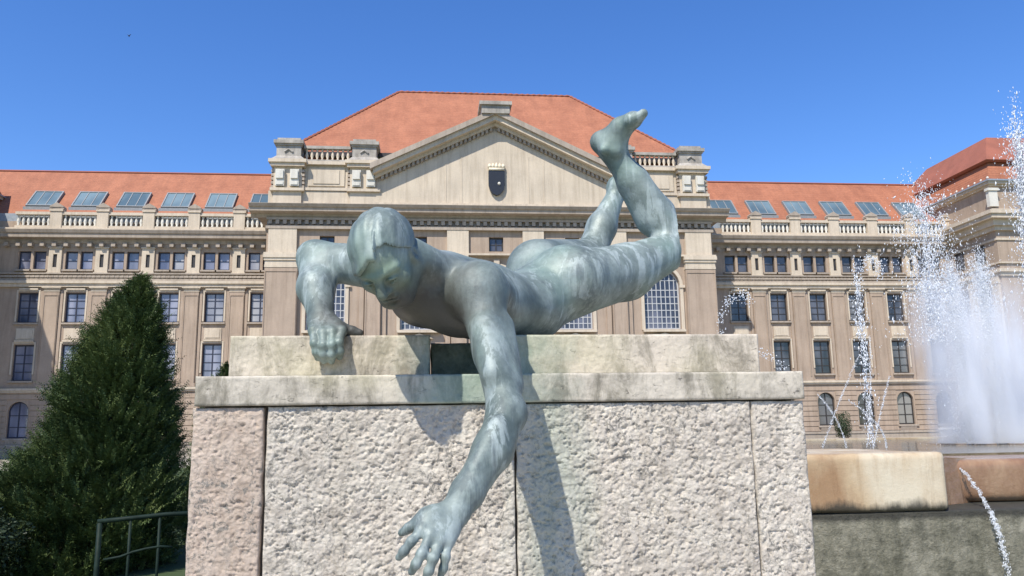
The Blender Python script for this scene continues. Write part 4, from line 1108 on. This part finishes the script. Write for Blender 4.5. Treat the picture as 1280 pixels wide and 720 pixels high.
# feet
def foot(heel, ank, ball, toe, side, k=.025):
    ax_ = unit(ball - heel)
    S.ell(heel, (.042, .042, .042), None, .03)
    S.seg(heel, ank, .043, .055, .04)
    sd = unit(side - ax_ * (side @ ax_)); up = np.cross(sd, ax_)
    S.seg(ank, heel * .38 + ball * .62 + 0 * sd, .062, .054, .05)
    S.seg(heel * .35 + ball * .65, ball, .054, .040, .04, (up, .85))
    S.seg(heel, ball - sd * .018, .042, .030, .03)
    S.seg(ball - sd * .035, ball + sd * .035, .037, .033, .03)
    for i in range(5):
        o = (i - 2) / 2
        r = .021 if i else .027
        b = ball + sd * .052 * o - ax_ * .006 * abs(o + .6)
        e = b + (toe - ball) * (1.0 - .09 * i) 
        m_ = (b + e) / 2 + up * 0.004
        S.seg(b, m_, r, r * .9, .016); S.seg(m_, e, r * .9, r * .86, .010)
heel, ball, toe = P(751, 177, 3.82), P(792, 150, 3.70), P(808, 141, 3.66)
foot(heel, P(766, 182, 3.79), ball, toe, np.array((0.25, 0.9, 0.25)))
foot(P(775, 232, 4.38), anF, P(788, 226, 4.60), P(793, 225, 4.68), np.array((1.0, 0.1, 0.2)))
S.ell(P(755, 187, 3.74), (.02, .02, .02), None, .03)                       # outer ankle bone
S.ell(P(770, 190, 3.745), (.022, .022, .022), None, .03)
# shoulders and arms
S.ell(shN, (.098, .100, .102), None, .04)
S.seg(P(560, 351, 2.87), shN, .066, .09, .05)
S.seg(shN, P(617, 440, 2.67), .086, .062, .045); S.seg(P(617, 440, 2.67), elN, .064, .056, .04)
S.seg(P(606, 410, 2.66), P(617, 466, 2.58), .050, .040, .03)              # biceps
S.seg(P(626, 410, 2.74), P(640, 482, 2.62), .048, .038, .03)              # triceps
S.ell(P(640, 519, 2.575), (.038, .042, .046), None, .03)                   # elbow
S.seg(elN, P(616, 563, 2.50), .058, .058, .035); S.seg(P(616, 563, 2.50), P(584, 616, 2.44), .058, .047, .035)
S.seg(P(584, 616, 2.44), wrN, .047, .040, .03)
S.seg(P(622, 534, 2.49), P(594, 586, 2.44), .034, .024, .02)              # forearm extensor
S.seg(P(634, 545, 2.52), P(606, 600, 2.47), .030, .020, .02)
S.ell(P(578, 641, 2.395), (.018, .018, .018), None, .02)
S.ell(shF, (.104, .104, .104), None, .05)
S.seg(shF, elF, .095, .078, .05)
S.ell(P(388, 318, 3.34), (.05, .05, .052), None, .04)
S.seg(elF, P(395, 360, 3.2), .076, .069, .04); S.seg(P(395, 360, 3.2), wrF, .069, .047, .04)
# neck
S.seg(H(.0, -.03, -.045), P(546, 356, 2.96), .082, .090, .04)
S.seg(H(.05, -.03, -.03), P(575, 352, 2.87), .036, .045, .03)               # sternomastoid and trapezius
S.seg(H(.045, -.05, -.045), P(582, 350, 2.93), .05, .05, .05)

# hands: a palm, four fingers of three bones each, a thumb from the side
def finger(pts, r, k=.010):
    rr = [r * 1.05, r * 1.02, r * .96, r * .84]
    for i in range(3):
        S.seg(pts[i], pts[i + 1], rr[i], rr[i + 1], k)
    for i in (1, 2): S.ell(pts[i], (r * 1.05,) * 3, None, .006)
# near hand
palm = P(549, 660, 2.37)
kn = [P(527, 662, 2.345), P(538, 669, 2.333), P(550, 674, 2.335), P(561, 676, 2.345)]
for i, q in enumerate(kn): S.seg(wrN + (i - 1.5) * np.array((.012, 0, .004)), q, .027, .0160, .016)
S.seg(P(536, 655, 2.37), P(560, 664, 2.37), .026, .024, .03)
for q in kn: S.ell(q + np.array((0, -.003, 0)), (.0165,) * 3, None, .012)
finger([kn[0], P(514, 677, 2.325), P(505, 689, 2.325), P(498.5, 697, 2.335)], .0128)
finger([kn[1], P(527, 692, 2.30), P(520, 705, 2.30), P(514.5, 715, 2.315)], .0132)
finger([kn[2], P(542, 698, 2.30), P(536, 714, 2.30), P(531, 725, 2.315)], .0128)
finger([kn[3], P(557, 697, 2.32), P(554, 711, 2.32), P(550, 722, 2.33)], .0115)
S.seg(wrN, P(534, 645, 2.38), .034, .026, .03)
S.seg(P(543, 643, 2.38), P(522, 653, 2.375), .024, .017, .02); S.seg(P(522, 653, 2.375), P(511, 660, 2.375), .0165, .0145, .01); S.seg(P(511, 660, 2.375), P(502, 666, 2.38), .0145, .0118, .01)
# far hand: fingers folded over the edge of the upper block
kf = [P(427, 414, 3.012), P(416, 416, 3.0), P(404, 417, 3.0), P(392, 414, 3.012)]
for i, q in enumerate(kf): S.seg(wrF + np.array(((1.5 - i) * .018, 0, 0)), q, .032, .0195, .016)
for q in kf: S.ell(q, (.0205,) * 3, None, .010)
mid = [(424, 428, 2.975), (415, 431, 2.965), (404, 431.5, 2.965), (393, 429, 2.975)]
m2 = [(425, 439, 2.982), (415, 443, 2.975), (404.5, 443, 2.975), (395.5, 440, 2.982)]
tp = [(424.5, 446, 3.0), (414.5, 451.5, 2.995), (405, 451, 2.995), (397.5, 447.5, 3.0)]
for a, b, c, d_ in zip(kf, mid, m2, tp): finger([a, P(*b), P(*c), P(*d_)], .0158, .005)
S.seg(wrF + np.array((.03, -.01, -.02)), P(426, 412, 3.06), .036, .026, .03); S.seg(P(426, 412, 3.06), P(440, 414, 3.055), .024, .020, .014); S.seg(P(440, 414, 3.055), P(450, 416, 3.05), .019, .014, .01)
head(S)
V, F = S.mesh(); V = relax(V, F, 2, 0.5)
del S
STATUE = empty('bronze_statue', (0.2, 3.4, 1.966))
tag(STATUE, 'green patinated bronze nude swimmer lying on the stone plinth, one arm hanging down its front', 'statue')
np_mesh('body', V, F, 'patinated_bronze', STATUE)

# hair: a smooth cap with a jutting fringe
hlo = HC - 0.26; hhi = HC + 0.26
S = Field(hlo, hhi, 0.0034)
S.ell(H(0, -.020, .026), hr(.0835, .104, .090), AX, .01)
ax0 = S.ax
px, py, pz = ax0[0][:, None, None] - HC[0], ax0[1][None, :, None] - HC[1], ax0[2][None, None, :] - HC[2]
lf = (px * Lh[0] + py * Lh[1] + pz * Lh[2]) / HS; ff = (px * Fh[0] + py * Fh[1] + pz * Fh[2]) / HS; uu = (px * Uh[0] + py * Uh[1] + pz * Uh[2]) / HS
# combed ridges
ridge = 0.0035 * np.sin(lf * 95 + 14 * ff) * np.clip((ff + .12) * 6, 0, 1) + 0.002 * np.sin(lf * 210 + uu * 40)
S.g = (S.g + ridge).astype(np.float32)
# keep what lies above the hairline: low at the nape, high over the brow, stepped above the left temple
line = 0.056 + 0.85 * np.clip(lf, -0.10, 0.0) * (ff > -.02) + 0.020 * (lf > .020) - 0.05 * np.clip((lf - .045) * 30, 0, 1)
line = np.where(ff <= 0.02, np.minimum(line, 0.030) - np.clip(0.02 - ff, 0, 1) * 1.05, line)
vis = 0.015 * np.exp(-((uu - line - .012) / .016) ** 2) * (ff > 0.0) * (lf < .025)
S.g = (S.g - vis * HS).astype(np.float32)
cut = (line - uu) * HS * 0.8
S.g = np.maximum(S.g, cut.astype(np.float32))
V, F = S.mesh(); V = relax(V, F, 3, 0.5)
np_mesh('hair', V, F, 'patinated_bronze', STATUE)
del S

# ------------------------------------------------------------------ fountain basin
FB = empty('fountain_basin', (3.2, 5.5, 0))
tag(FB, 'ochre stained stone fountain basin with a mossy wall, right of the plinth', 'fountain basin')
def soft_block(name, x0, x1, y0, y1, z0, z1, mat, bev=0.02, seg=3):
    import bmesh
    bm = bmesh.new(); bmesh.ops.create_cube(bm, size=1)
    for v in bm.verts: v.co = Vector(((v.co.x + .5) * (x1 - x0) + x0, (v.co.y + .5) * (y1 - y0) + y0, (v.co.z + .5) * (z1 - z0) + z0))
    bmesh.ops.bevel(bm, geom=bm.edges[:], offset=bev, segments=seg, affect='EDGES', profile=0.6)
    bmesh.ops.subdivide_edges(bm, edges=[e for e in bm.edges if e.calc_length() > 0.2], cuts=10, use_grid_fill=True)
    for v in bm.verts:
        n_ = mnoise.noise(v.co * 4.0) * 0.006 + mnoise.noise(v.co * 17.0) * 0.003
        v.co += Vector((n_, -abs(n_), n_ * .6))
    me = bpy.data.meshes.new(name); bm.to_mesh(me); bm.free(); me.materials.append(MAT[mat])
    me.polygons.foreach_set('use_smooth', [True] * len(me.polygons))
    o = bpy.data.objects.new(name, me); COL.objects.link(o); set_parent(o, FB); return o
soft_block('rim_block', 1.395, 2.66, 4.0, 4.95, 1.165, 1.462, 'ochre_stone', 0.034)
soft_block('weir', 2.60, 9.0, 4.34, 4.95, 1.168, 1.405, 'wet_ochre_stone', 0.06, 5)
soft_block('basin_wall', 1.40, 9.2, 4.012, 4.9, 0.0, 1.166, 'mossy_stone', 0.012)
m = MB(); m.box(1.4, 9.2, 10.4, 10.9, 0, 1.44); m.box(1.40, 1.75, 4.96, 10.39, 0, 1.44); m.build('rim_wall', 'ochre_stone', FB)
m = MB(); m.box(1.76, 9.1, 4.952, 10.39, 0.9, 1.418); tag(m.build('water', 'pool_water'), kind='structure')

# water jets: ballistic droplets
def drops(name, P_, size, label, cat, kind='stuff', stretch=None):
    n = len(P_)
    u = np.array([(1, 0, 0), (-1, 0, 0), (0, 1, 0), (0, -1, 0), (0, 0, 1), (0, 0, -1)], float)
    fc = np.array([(0, 2, 4), (2, 1, 4), (1, 3, 4), (3, 0, 4), (2, 0, 5), (1, 2, 5), (3, 1, 5), (0, 3, 5)])
    r = np.asarray(size).reshape(-1, 1, 1) * RNG.uniform(0.6, 1.4, (n, 6, 1))
    q = RNG.normal(size=(n, 3, 3)); q, _ = np.linalg.qr(q)
    uu_ = np.einsum('ij,njk->nik', u, q)
    pts = uu_ * r
    if stretch is not None: pts = pts + (np.sum(pts * stretch[:, None, :], -1, keepdims=True)) * stretch[:, None, :] * 2.6
    V = (P_[:, None, :] + pts).reshape(-1, 3)
    F = (fc[None] + 6 * np.arange(n)[:, None, None]).reshape(-1, 3)
    o = np_mesh(name, V, F, 'foam_droplets', None, smooth=True)
    tag(o, label, cat, kind=kind); return o
def plume(base, H_, n, spread, lean=(0, 0), core=0.55, size=(.003, .008), top=1.0, floor=1.42):
    """water thrown up to height H_ and falling back around its own column"""
    g_ = 9.81
    hh = H_ * (1 - RNG.beta(1.1, 2.6, n) * 0.75) * RNG.normal(1, 0.05, n)
    v = np.sqrt(2 * g_ * hh)
    T = 2 * v / g_
    t = RNG.random(n) * T
    up = RNG.random(n) < core
    t = np.where(up, t * 0.5, T * 0.5 + t * 0.5)
    z = v * t - 0.5 * g_ * t * t
    a = RNG.random(n) * 2 * math.pi; s = np.abs(RNG.normal(0, 1, n)) * spread
    drift = 0.15 + t
    x = base[0] + (np.cos(a) * s + lean[0]) * drift + RNG.normal(0, .012, n); y = base[1] + (np.sin(a) * s + lean[1]) * drift + RNG.normal(0, .012, n)
    # clots: pull part of the water into ragged lumps
    c = RNG.integers(0, max(8, n // 160), n)
    cx_ = RNG.permutation(n)[:max(8, n // 160)]
    pull = RNG.random(n) < 0.6
    k_ = RNG.uniform(.55, .97, n)[:, None]
    Pp = np.stack([x, y, base[2] + z], 1)
    ctr = Pp[cx_[c]]
    near = (np.abs(ctr[:, 2] - Pp[:, 2]) < 0.35 * H_) & pull & (~up)
    Pp = np.where(near[:, None], Pp * (1 - k_) + ctr * k_, Pp)
    vz = v - g_ * t
    st = np.stack([(np.cos(a) * s), (np.sin(a) * s), vz], 1); st /= np.linalg.norm(st, axis=1)[:, None]
    ok = Pp[:, 2] > floor
    sz = RNG.uniform(size[0], size[1], n) * np.where(RNG.random(n) < .06, 1.9, 1)
    return Pp[ok], sz[ok], st[ok]
def jet(label, *a, **k):
    P_, s_, st = plume(*a, **k); return drops('fountain_jet', P_, s_, label, 'fountain jet', 'thing', st)
YJ = 7.0
def pj(px): return at(px, 571, YJ)
jet('tallest white jet, at the right edge, its top breaking up against the sky', (*pj(1326)[:2], 1.42), 3.15, 14000, 0.085, size=(.0018, .0048))
jet('foaming white jet in the middle of the fountain', (*pj(1216)[:2], 1.42), 1.7, 24000, 0.10, lean=(-.02, 0), size=(.0011, .0027))
jet('foaming white jet between the middle one and the tallest one', (*pj(1254)[:2], 1.42), 1.75, 26000, 0.09, lean=(.0, 0), size=(.0011, .0027))
jet('ragged splash of clotted drops above the foaming jets, in front of the palace corner', (*pj(1192)[:2], 1.42), 2.45, 9000, 0.19, lean=(-.03, 0), core=.1, size=(.0014, .0042), floor=2.35)
jet('thin sparse jet nearest the plinth, in front of the palace windows', (*pj(1092)[:2], 1.42), 1.72, 1100, 0.05, core=.4, size=(.002, .0045))
# fine mist hanging round the jets: soft-edged volume inside a closed lump
def mist(label, cx, cy, z0, z1, r0, r1):
    m = MB(); n = 12
    m.lathe(0, 0, [(r0 + (r1 - r0) * math.sin(math.pi * .5 * i / n), z0 + (z1 - z0) * i / n) for i in range(n + 1)], 20)
    o = m.build('spray_mist', 'spray_mist', None, smooth=True, loc=(cx, cy, 0)); tag(o, label, 'mist', kind='stuff')
mist('soft white mist round the foaming jets of the fountain', pj(1236)[0], 7.0, 1.43, 3.6, .55, .95)
# thin crossing streams
ARCS = [((1022, 493), (1046, 526), (1058, 560), 'short thin stream falling beside the plinth edge'),
        ((1072, 448), (1048, 505), (1028, 560), 'long thin stream slanting down towards the plinth'),
        ((1060, 500), (1096, 530), (1108, 560), 'thin stream crossing the second arched window'),
        ((1087, 420), (1088, 500), (1084, 558), 'near vertical thin stream before the arched windows'),
        ((1112, 470), (1100, 520), (1092, 560), 'thin stream leaning left of the sparse jet')]
for a, b, c, lab in ARCS:
    A, Bm, C_ = at(*a, 6.2), at(*b, 6.2), at(*c, 6.2)
    n = 420; t = RNG.random(n)[:, None]
    q = A * (1 - t) ** 2 + (2 * Bm - (A + C_) / 2) * 2 * t * (1 - t) + C_ * t * t + RNG.normal(0, .004, (n, 3))
    tg = np.repeat(((C_ - A) / np.linalg.norm(C_ - A))[None], n, 0)
    o = drops('water_stream', q, RNG.uniform(.0008, .0022, n), lab, 'water stream', 'thing', tg); o['group'] = 'thin streams of the fountain'
# sprinkled arcs of drops in front of the right wing
def sprinkle(label, px, n, Y=6.6, sp=.02):
    pts = [at(*q, Y) for q in px]; out = []
    for i in range(n):
        t = random.random() * (len(pts) - 1); k_ = min(int(t), len(pts) - 2); f = t - k_
        out.append(pts[k_] * (1 - f) + pts[k_ + 1] * f + RNG.normal(0, sp, 3))
    out = np.array(out); drops('drop_arc', out, RNG.uniform(.003, .0075, n), label, 'arc of drops', 'stuff')
sprinkle('curled arc of drops before the wing window nearest the plinth', [(906, 440), (900, 408), (908, 378), (928, 366), (938, 378)], 240)
sprinkle('slanting trail of drops just above the plinth block', [(945, 440), (962, 446), (982, 462)], 90)
sprinkle('small burst of drops above the sparse jet', [(1078, 338), (1086, 322), (1098, 330), (1102, 346)], 230, 6.8, .025)
# water slipping over the weir
pts = [at(1192, 577, 4.42), at(1206, 592, 4.29), at(1222, 612, 4.18), at(1234, 634, 4.06), at(1238, 643, 3.99), at(1247, 664, 3.975), at(1256, 695, 3.97), at(1264, 745, 3.965)]
pp = []; rr = []
for i in range(len(pts) - 1):
    for j in range(8):
        f = j / 8; pp.append(pts[i] * (1 - f) + pts[i + 1] * f + RNG.normal(0, .003, 3)); rr.append(.008 * (0.7 + .6 * random.random()) + .0015 * i)
pp = np.array(pp); n_ = 1500
k_ = RNG.random(n_) ** .8 * (len(pp) - 2); ki = k_.astype(int)
q = pp[ki] * (1 - (k_ - ki))[:, None] + pp[ki + 1] * (k_ - ki)[:, None]
q += np.stack([RNG.normal(0, 1, n_) * (.004 + .005 * k_ / len(pp)), -np.abs(RNG.normal(0, .004, n_)), RNG.normal(0, .004, n_)], 1)
tg = pp[ki + 1] - pp[ki]; tg /= np.linalg.norm(tg, axis=1)[:, None]
drops('overflow_stream', q, RNG.uniform(.0007, .0021, n_), 'thin broken stream spilling over the edge of the basin', 'water stream', 'thing', tg)
# curved spout cheek between rim block and weir
m = MB(); pl = [(2.652, 4.02), (2.68, 4.13), (2.75, 4.22), (2.85, 4.28), (2.95, 4.32), (3.05, 4.39), (3.05, 4.6), (2.652, 4.6)]
n_ = len(pl); m.add([(x, y, 1.168) for x, y in pl] + [(x + .01, y + .03, 1.432 - .03 * (x - 2.652) / .55) for x, y in pl], [tuple(range(n_, 2 * n_))] + [(i, (i + 1) % n_, (i + 1) % n_ + n_, i + n_) for i in range(n_)])
m.build('spout', 'wet_ochre_stone', FB)
# ------------------------------------------------------------------ greenery
def spruce(label, prof, n, seed, group=None, spray=(.15, .30), needle=.040, mat='spruce_needles'):
    """prof: (z, x, y, radius) from the ground to the tip"""
    rg = np.random.default_rng(seed)
    prof = np.array(prof); root = empty('conifer_tree', (prof[0, 1], prof[0, 2], 0))
    tag(root, label, 'tree', group)
    zt = prof[-1, 0]
    m = MB(); zs = np.linspace(0, zt * .97, 14)
    m.tube([(np.interp(z, prof[:, 0], prof[:, 1]), np.interp(z, prof[:, 0], prof[:, 2]), z) for z in zs], [0.11 * (1 - z / zt) + .008 for z in zs], 8)
    for i in range(60):
        z = zt * (0.08 + .88 * i / 60); a = i * 2.4; r = np.interp(z, prof[:, 0], prof[:, 3]) * .8
        x, y = np.interp(z, prof[:, 0], prof[:, 1]), np.interp(z, prof[:, 0], prof[:, 2])
        m.tube([(x, y, z), (x + r * .5 * math.cos(a), y + r * .5 * math.sin(a), z + r * .12), (x + r * math.cos(a), y + r * math.sin(a), z + r * .42)], [.022, .014, .005], 5)
    m.build('trunk', 'bark', root, smooth=True)
    # spray roots: denser where the crown is wide
    zz = np.linspace(prof[0, 0] + .05, zt, 200); rr_ = np.interp(zz, prof[:, 0], prof[:, 3]) + .04
    cdf = np.cumsum(rr_); cdf /= cdf[-1]
    z = np.interp(rg.random(n), cdf, zz); a = rg.random(n) * 2 * math.pi
    lump = 0.68 + 0.44 * vnoise(a * 2.2 + 3 * np.sin(z * 3), z * 3.2, seed) + .10 * vnoise(a * 5, z * 9, seed + 3)
    R = np.interp(z, prof[:, 0], prof[:, 3]) * lump
    fr = np.where(rg.random(n) < .72, rg.uniform(.82, 1.02, n), np.sqrt(rg.random(n)) * .85)
    cx_ = np.interp(z, prof[:, 0], prof[:, 1]); cy_ = np.interp(z, prof[:, 0], prof[:, 2])
    O = np.stack([cx_ + np.cos(a) * R * fr, cy_ + np.sin(a) * R * fr, z - .05], 1)
    el = rg.normal(.60, .28, n)
    a2 = a + rg.normal(0, .38, n)
    T = np.stack([np.cos(a2) * np.cos(el), np.sin(a2) * np.cos(el), np.sin(el)], 1)
    Ls = rg.uniform(*spray, n) * np.clip(R * 1.6 + .35, .4, 1.0)
    side = np.cross(T, np.array([0, 0, 1.0]) + rg.normal(0, .4, (n, 3))); side /= np.linalg.norm(side, axis=1)[:, None]
    nrm = np.cross(side, T)
    K = 12; VV = []; 
    for j in range(K):
        t = (j + .5) / K
        bend = (t * t * .28)[..., None] if hasattr(t, 'shape') else t * t * .28
        base = O + T * (Ls * t)[:, None] + np.array([0, 0, 1.0]) * (Ls * bend)[:, None] * 0.6
        for s_ in (-1, 1):
            ln = needle * (1.25 - .7 * t) * rg.uniform(.7, 1.3, n)
            dr = T * .55 + side * s_ * .8 + nrm * rg.normal(.1, .35, n)[:, None]; dr /= np.linalg.norm(dr, axis=1)[:, None]
            wd = np.cross(dr, nrm); wd /= np.linalg.norm(wd, axis=1)[:, None]
            hw_ = (ln * .24)[:, None]
            VV.append(np.stack([base, base + dr * ln[:, None] * .45 + wd * hw_, base + dr * ln[:, None], base + dr * ln[:, None] * .45 - wd * hw_], 1))
    V = np.concatenate(VV, 0).reshape(-1, 3); F = np.arange(len(V)).reshape(-1, 4)
    np_mesh('crown', V, F, mat, root, smooth=False)
    return root
tree_prof = [(0.0, -4.55, 11.0, 1.25), (0.5, -4.5, 11.0, 1.25), (1.0, -4.36, 11.0, 1.0), (1.63, -4.15, 11.0, .74), (2.05, -4.14, 11.0, .66), (2.5, -4.10, 11.0, .52), (2.95, -4.0, 11.0, .38), (3.35, -3.93, 11.0, .24), (3.76, -3.88, 11.0, .02)]
spruce('tall dense dark green conifer left of the plinth, with a pointed top', tree_prof, 15000, 3)
spruce('smaller dark conifer half hidden behind the left side of the plinth', [(0, -3.0, 13.2, .75), (.9, -3.02, 13.2, .74), (1.7, -3.08, 13.2, .50), (2.3, -3.15, 13.2, .25), (2.75, -3.25, 13.2, .03)], 4200, 5)
def shrub(label, x, y, h, r, n, seed):
    rg = np.random.default_rng(seed); root = empty('shrub', (x, y, 0)); tag(root, label, 'shrub')
    m = MB()
    for i in range(7):
        a = i * .9; m.tube([(x, y, 0), (x + r * .25 * math.cos(a), y + r * .25 * math.sin(a), h * .35), (x + r * .4 * math.cos(a), y + r * .4 * math.sin(a), h * .6)], [.03, .02, .008], 5)
    m.build('stem', 'bark', root)
    u = rg.normal(size=(n, 3)); u /= np.linalg.norm(u, axis=1)[:, None]
    rad = rg.random(n) ** .4 * (0.7 + .5 * vnoise(u[:, 0] * 3 + 5, u[:, 2] * 3 + 5, seed))
    O = np.array([x, y, h * .52]) + u * rad[:, None] * np.array([r, r, h * .5])
    O[:, 2] = np.maximum(O[:, 2], .05)
    d1 = rg.normal(size=(n, 3)); d1 /= np.linalg.norm(d1, axis=1)[:, None]; d2 = np.cross(d1, u + .01); d2 /= np.linalg.norm(d2, axis=1)[:, None]
    s = rg.uniform(.014, .03, n)[:, None] * max(1, h * .9)
    V = np.stack([O - d1 * s, O + d2 * s * .5, O + d1 * s, O - d2 * s * .5], 1).reshape(-1, 3)
    np_mesh('foliage', V, np.arange(len(V)).reshape(-1, 4), 'shrub_leaves', root, smooth=False)
shrub('low dark shrub at the far left in front of the conifer', -5.1, 9.3, 1.0, .9, 16000, 8)
p = at(1056, 560, 66); shrub('slender dark shrub at the foot of the right wing', p[0], 66, 2.9, .8, 3500, 9)

# green metal railing
R_ = empty('metal_railing', (-2.5, 7, 0)); tag(R_, 'dark green metal railing in front of the conifer', 'railing')
a, b = at(125, 652, 7), at(208, 643, 7.15)
m = MB(); m.tube([a + np.array((-.018, -.004, 0)), a * .5 + b * .5, b, b + np.array((.5, .12, 0))], [.019] * 4, 10); m.build('top_rail', 'rail_green', R_, smooth=True)
m = MB(); m.tube([(a[0], a[1], a[2] - .01), (a[0], a[1], 0)], .020, 10); m.build('post', 'rail_green', R_, smooth=True)
for px in (165, 198, 232):
    q = at(px, 650, 7.1); t = (q[0] - a[0]) / (b[0] - a[0]); zt = a[2] + (b[2] - a[2]) * t
    m = MB(); m.tube([(q[0], a[1] + (b[1] - a[1]) * t, zt - .01), (q[0], a[1] + (b[1] - a[1]) * t, 0)], .012, 8); m.build('baluster', 'rail_green', R_, smooth=True)
pts = [at(x, y, 7.0 + (x - 125) / 83 * .15) for x, y in ((129, 700), (150, 696), (166, 690), (182, 686), (200, 683), (215, 684))]
m = MB(); m.tube(pts, .010, 8); m.build('middle_rail', 'rail_green', R_, smooth=True)

# a bird far up in the sky
p = at(161, 45, 60); m = MB()
m.tube([p + np.array((0, -.10, .0)), p + np.array((0, -.05, .02)), p + np.array((0, .06, .02)), p + np.array((0, .14, 0))], [.01, .04, .045, .008], 8)
for s_ in (-1, 1):
    m.add([p + np.array((s_ * .02, -.05, .02)), p + np.array((s_ * .12, -.03, .13)), p + np.array((s_ * .15, .03, .15)), p + np.array((s_ * .02, .06, .02)), p + np.array((s_ * .02, 0, .045)), p + np.array((s_ * .13, 0, .155))],
          [(0, 1, 2, 3), (0, 4, 5, 1), (3, 2, 5, 4), (1, 5, 2), (0, 3, 4)])
tag(m.build('bird', 'bird_dark', smooth=True), 'tiny dark bird flying high in the blue sky', 'bird')
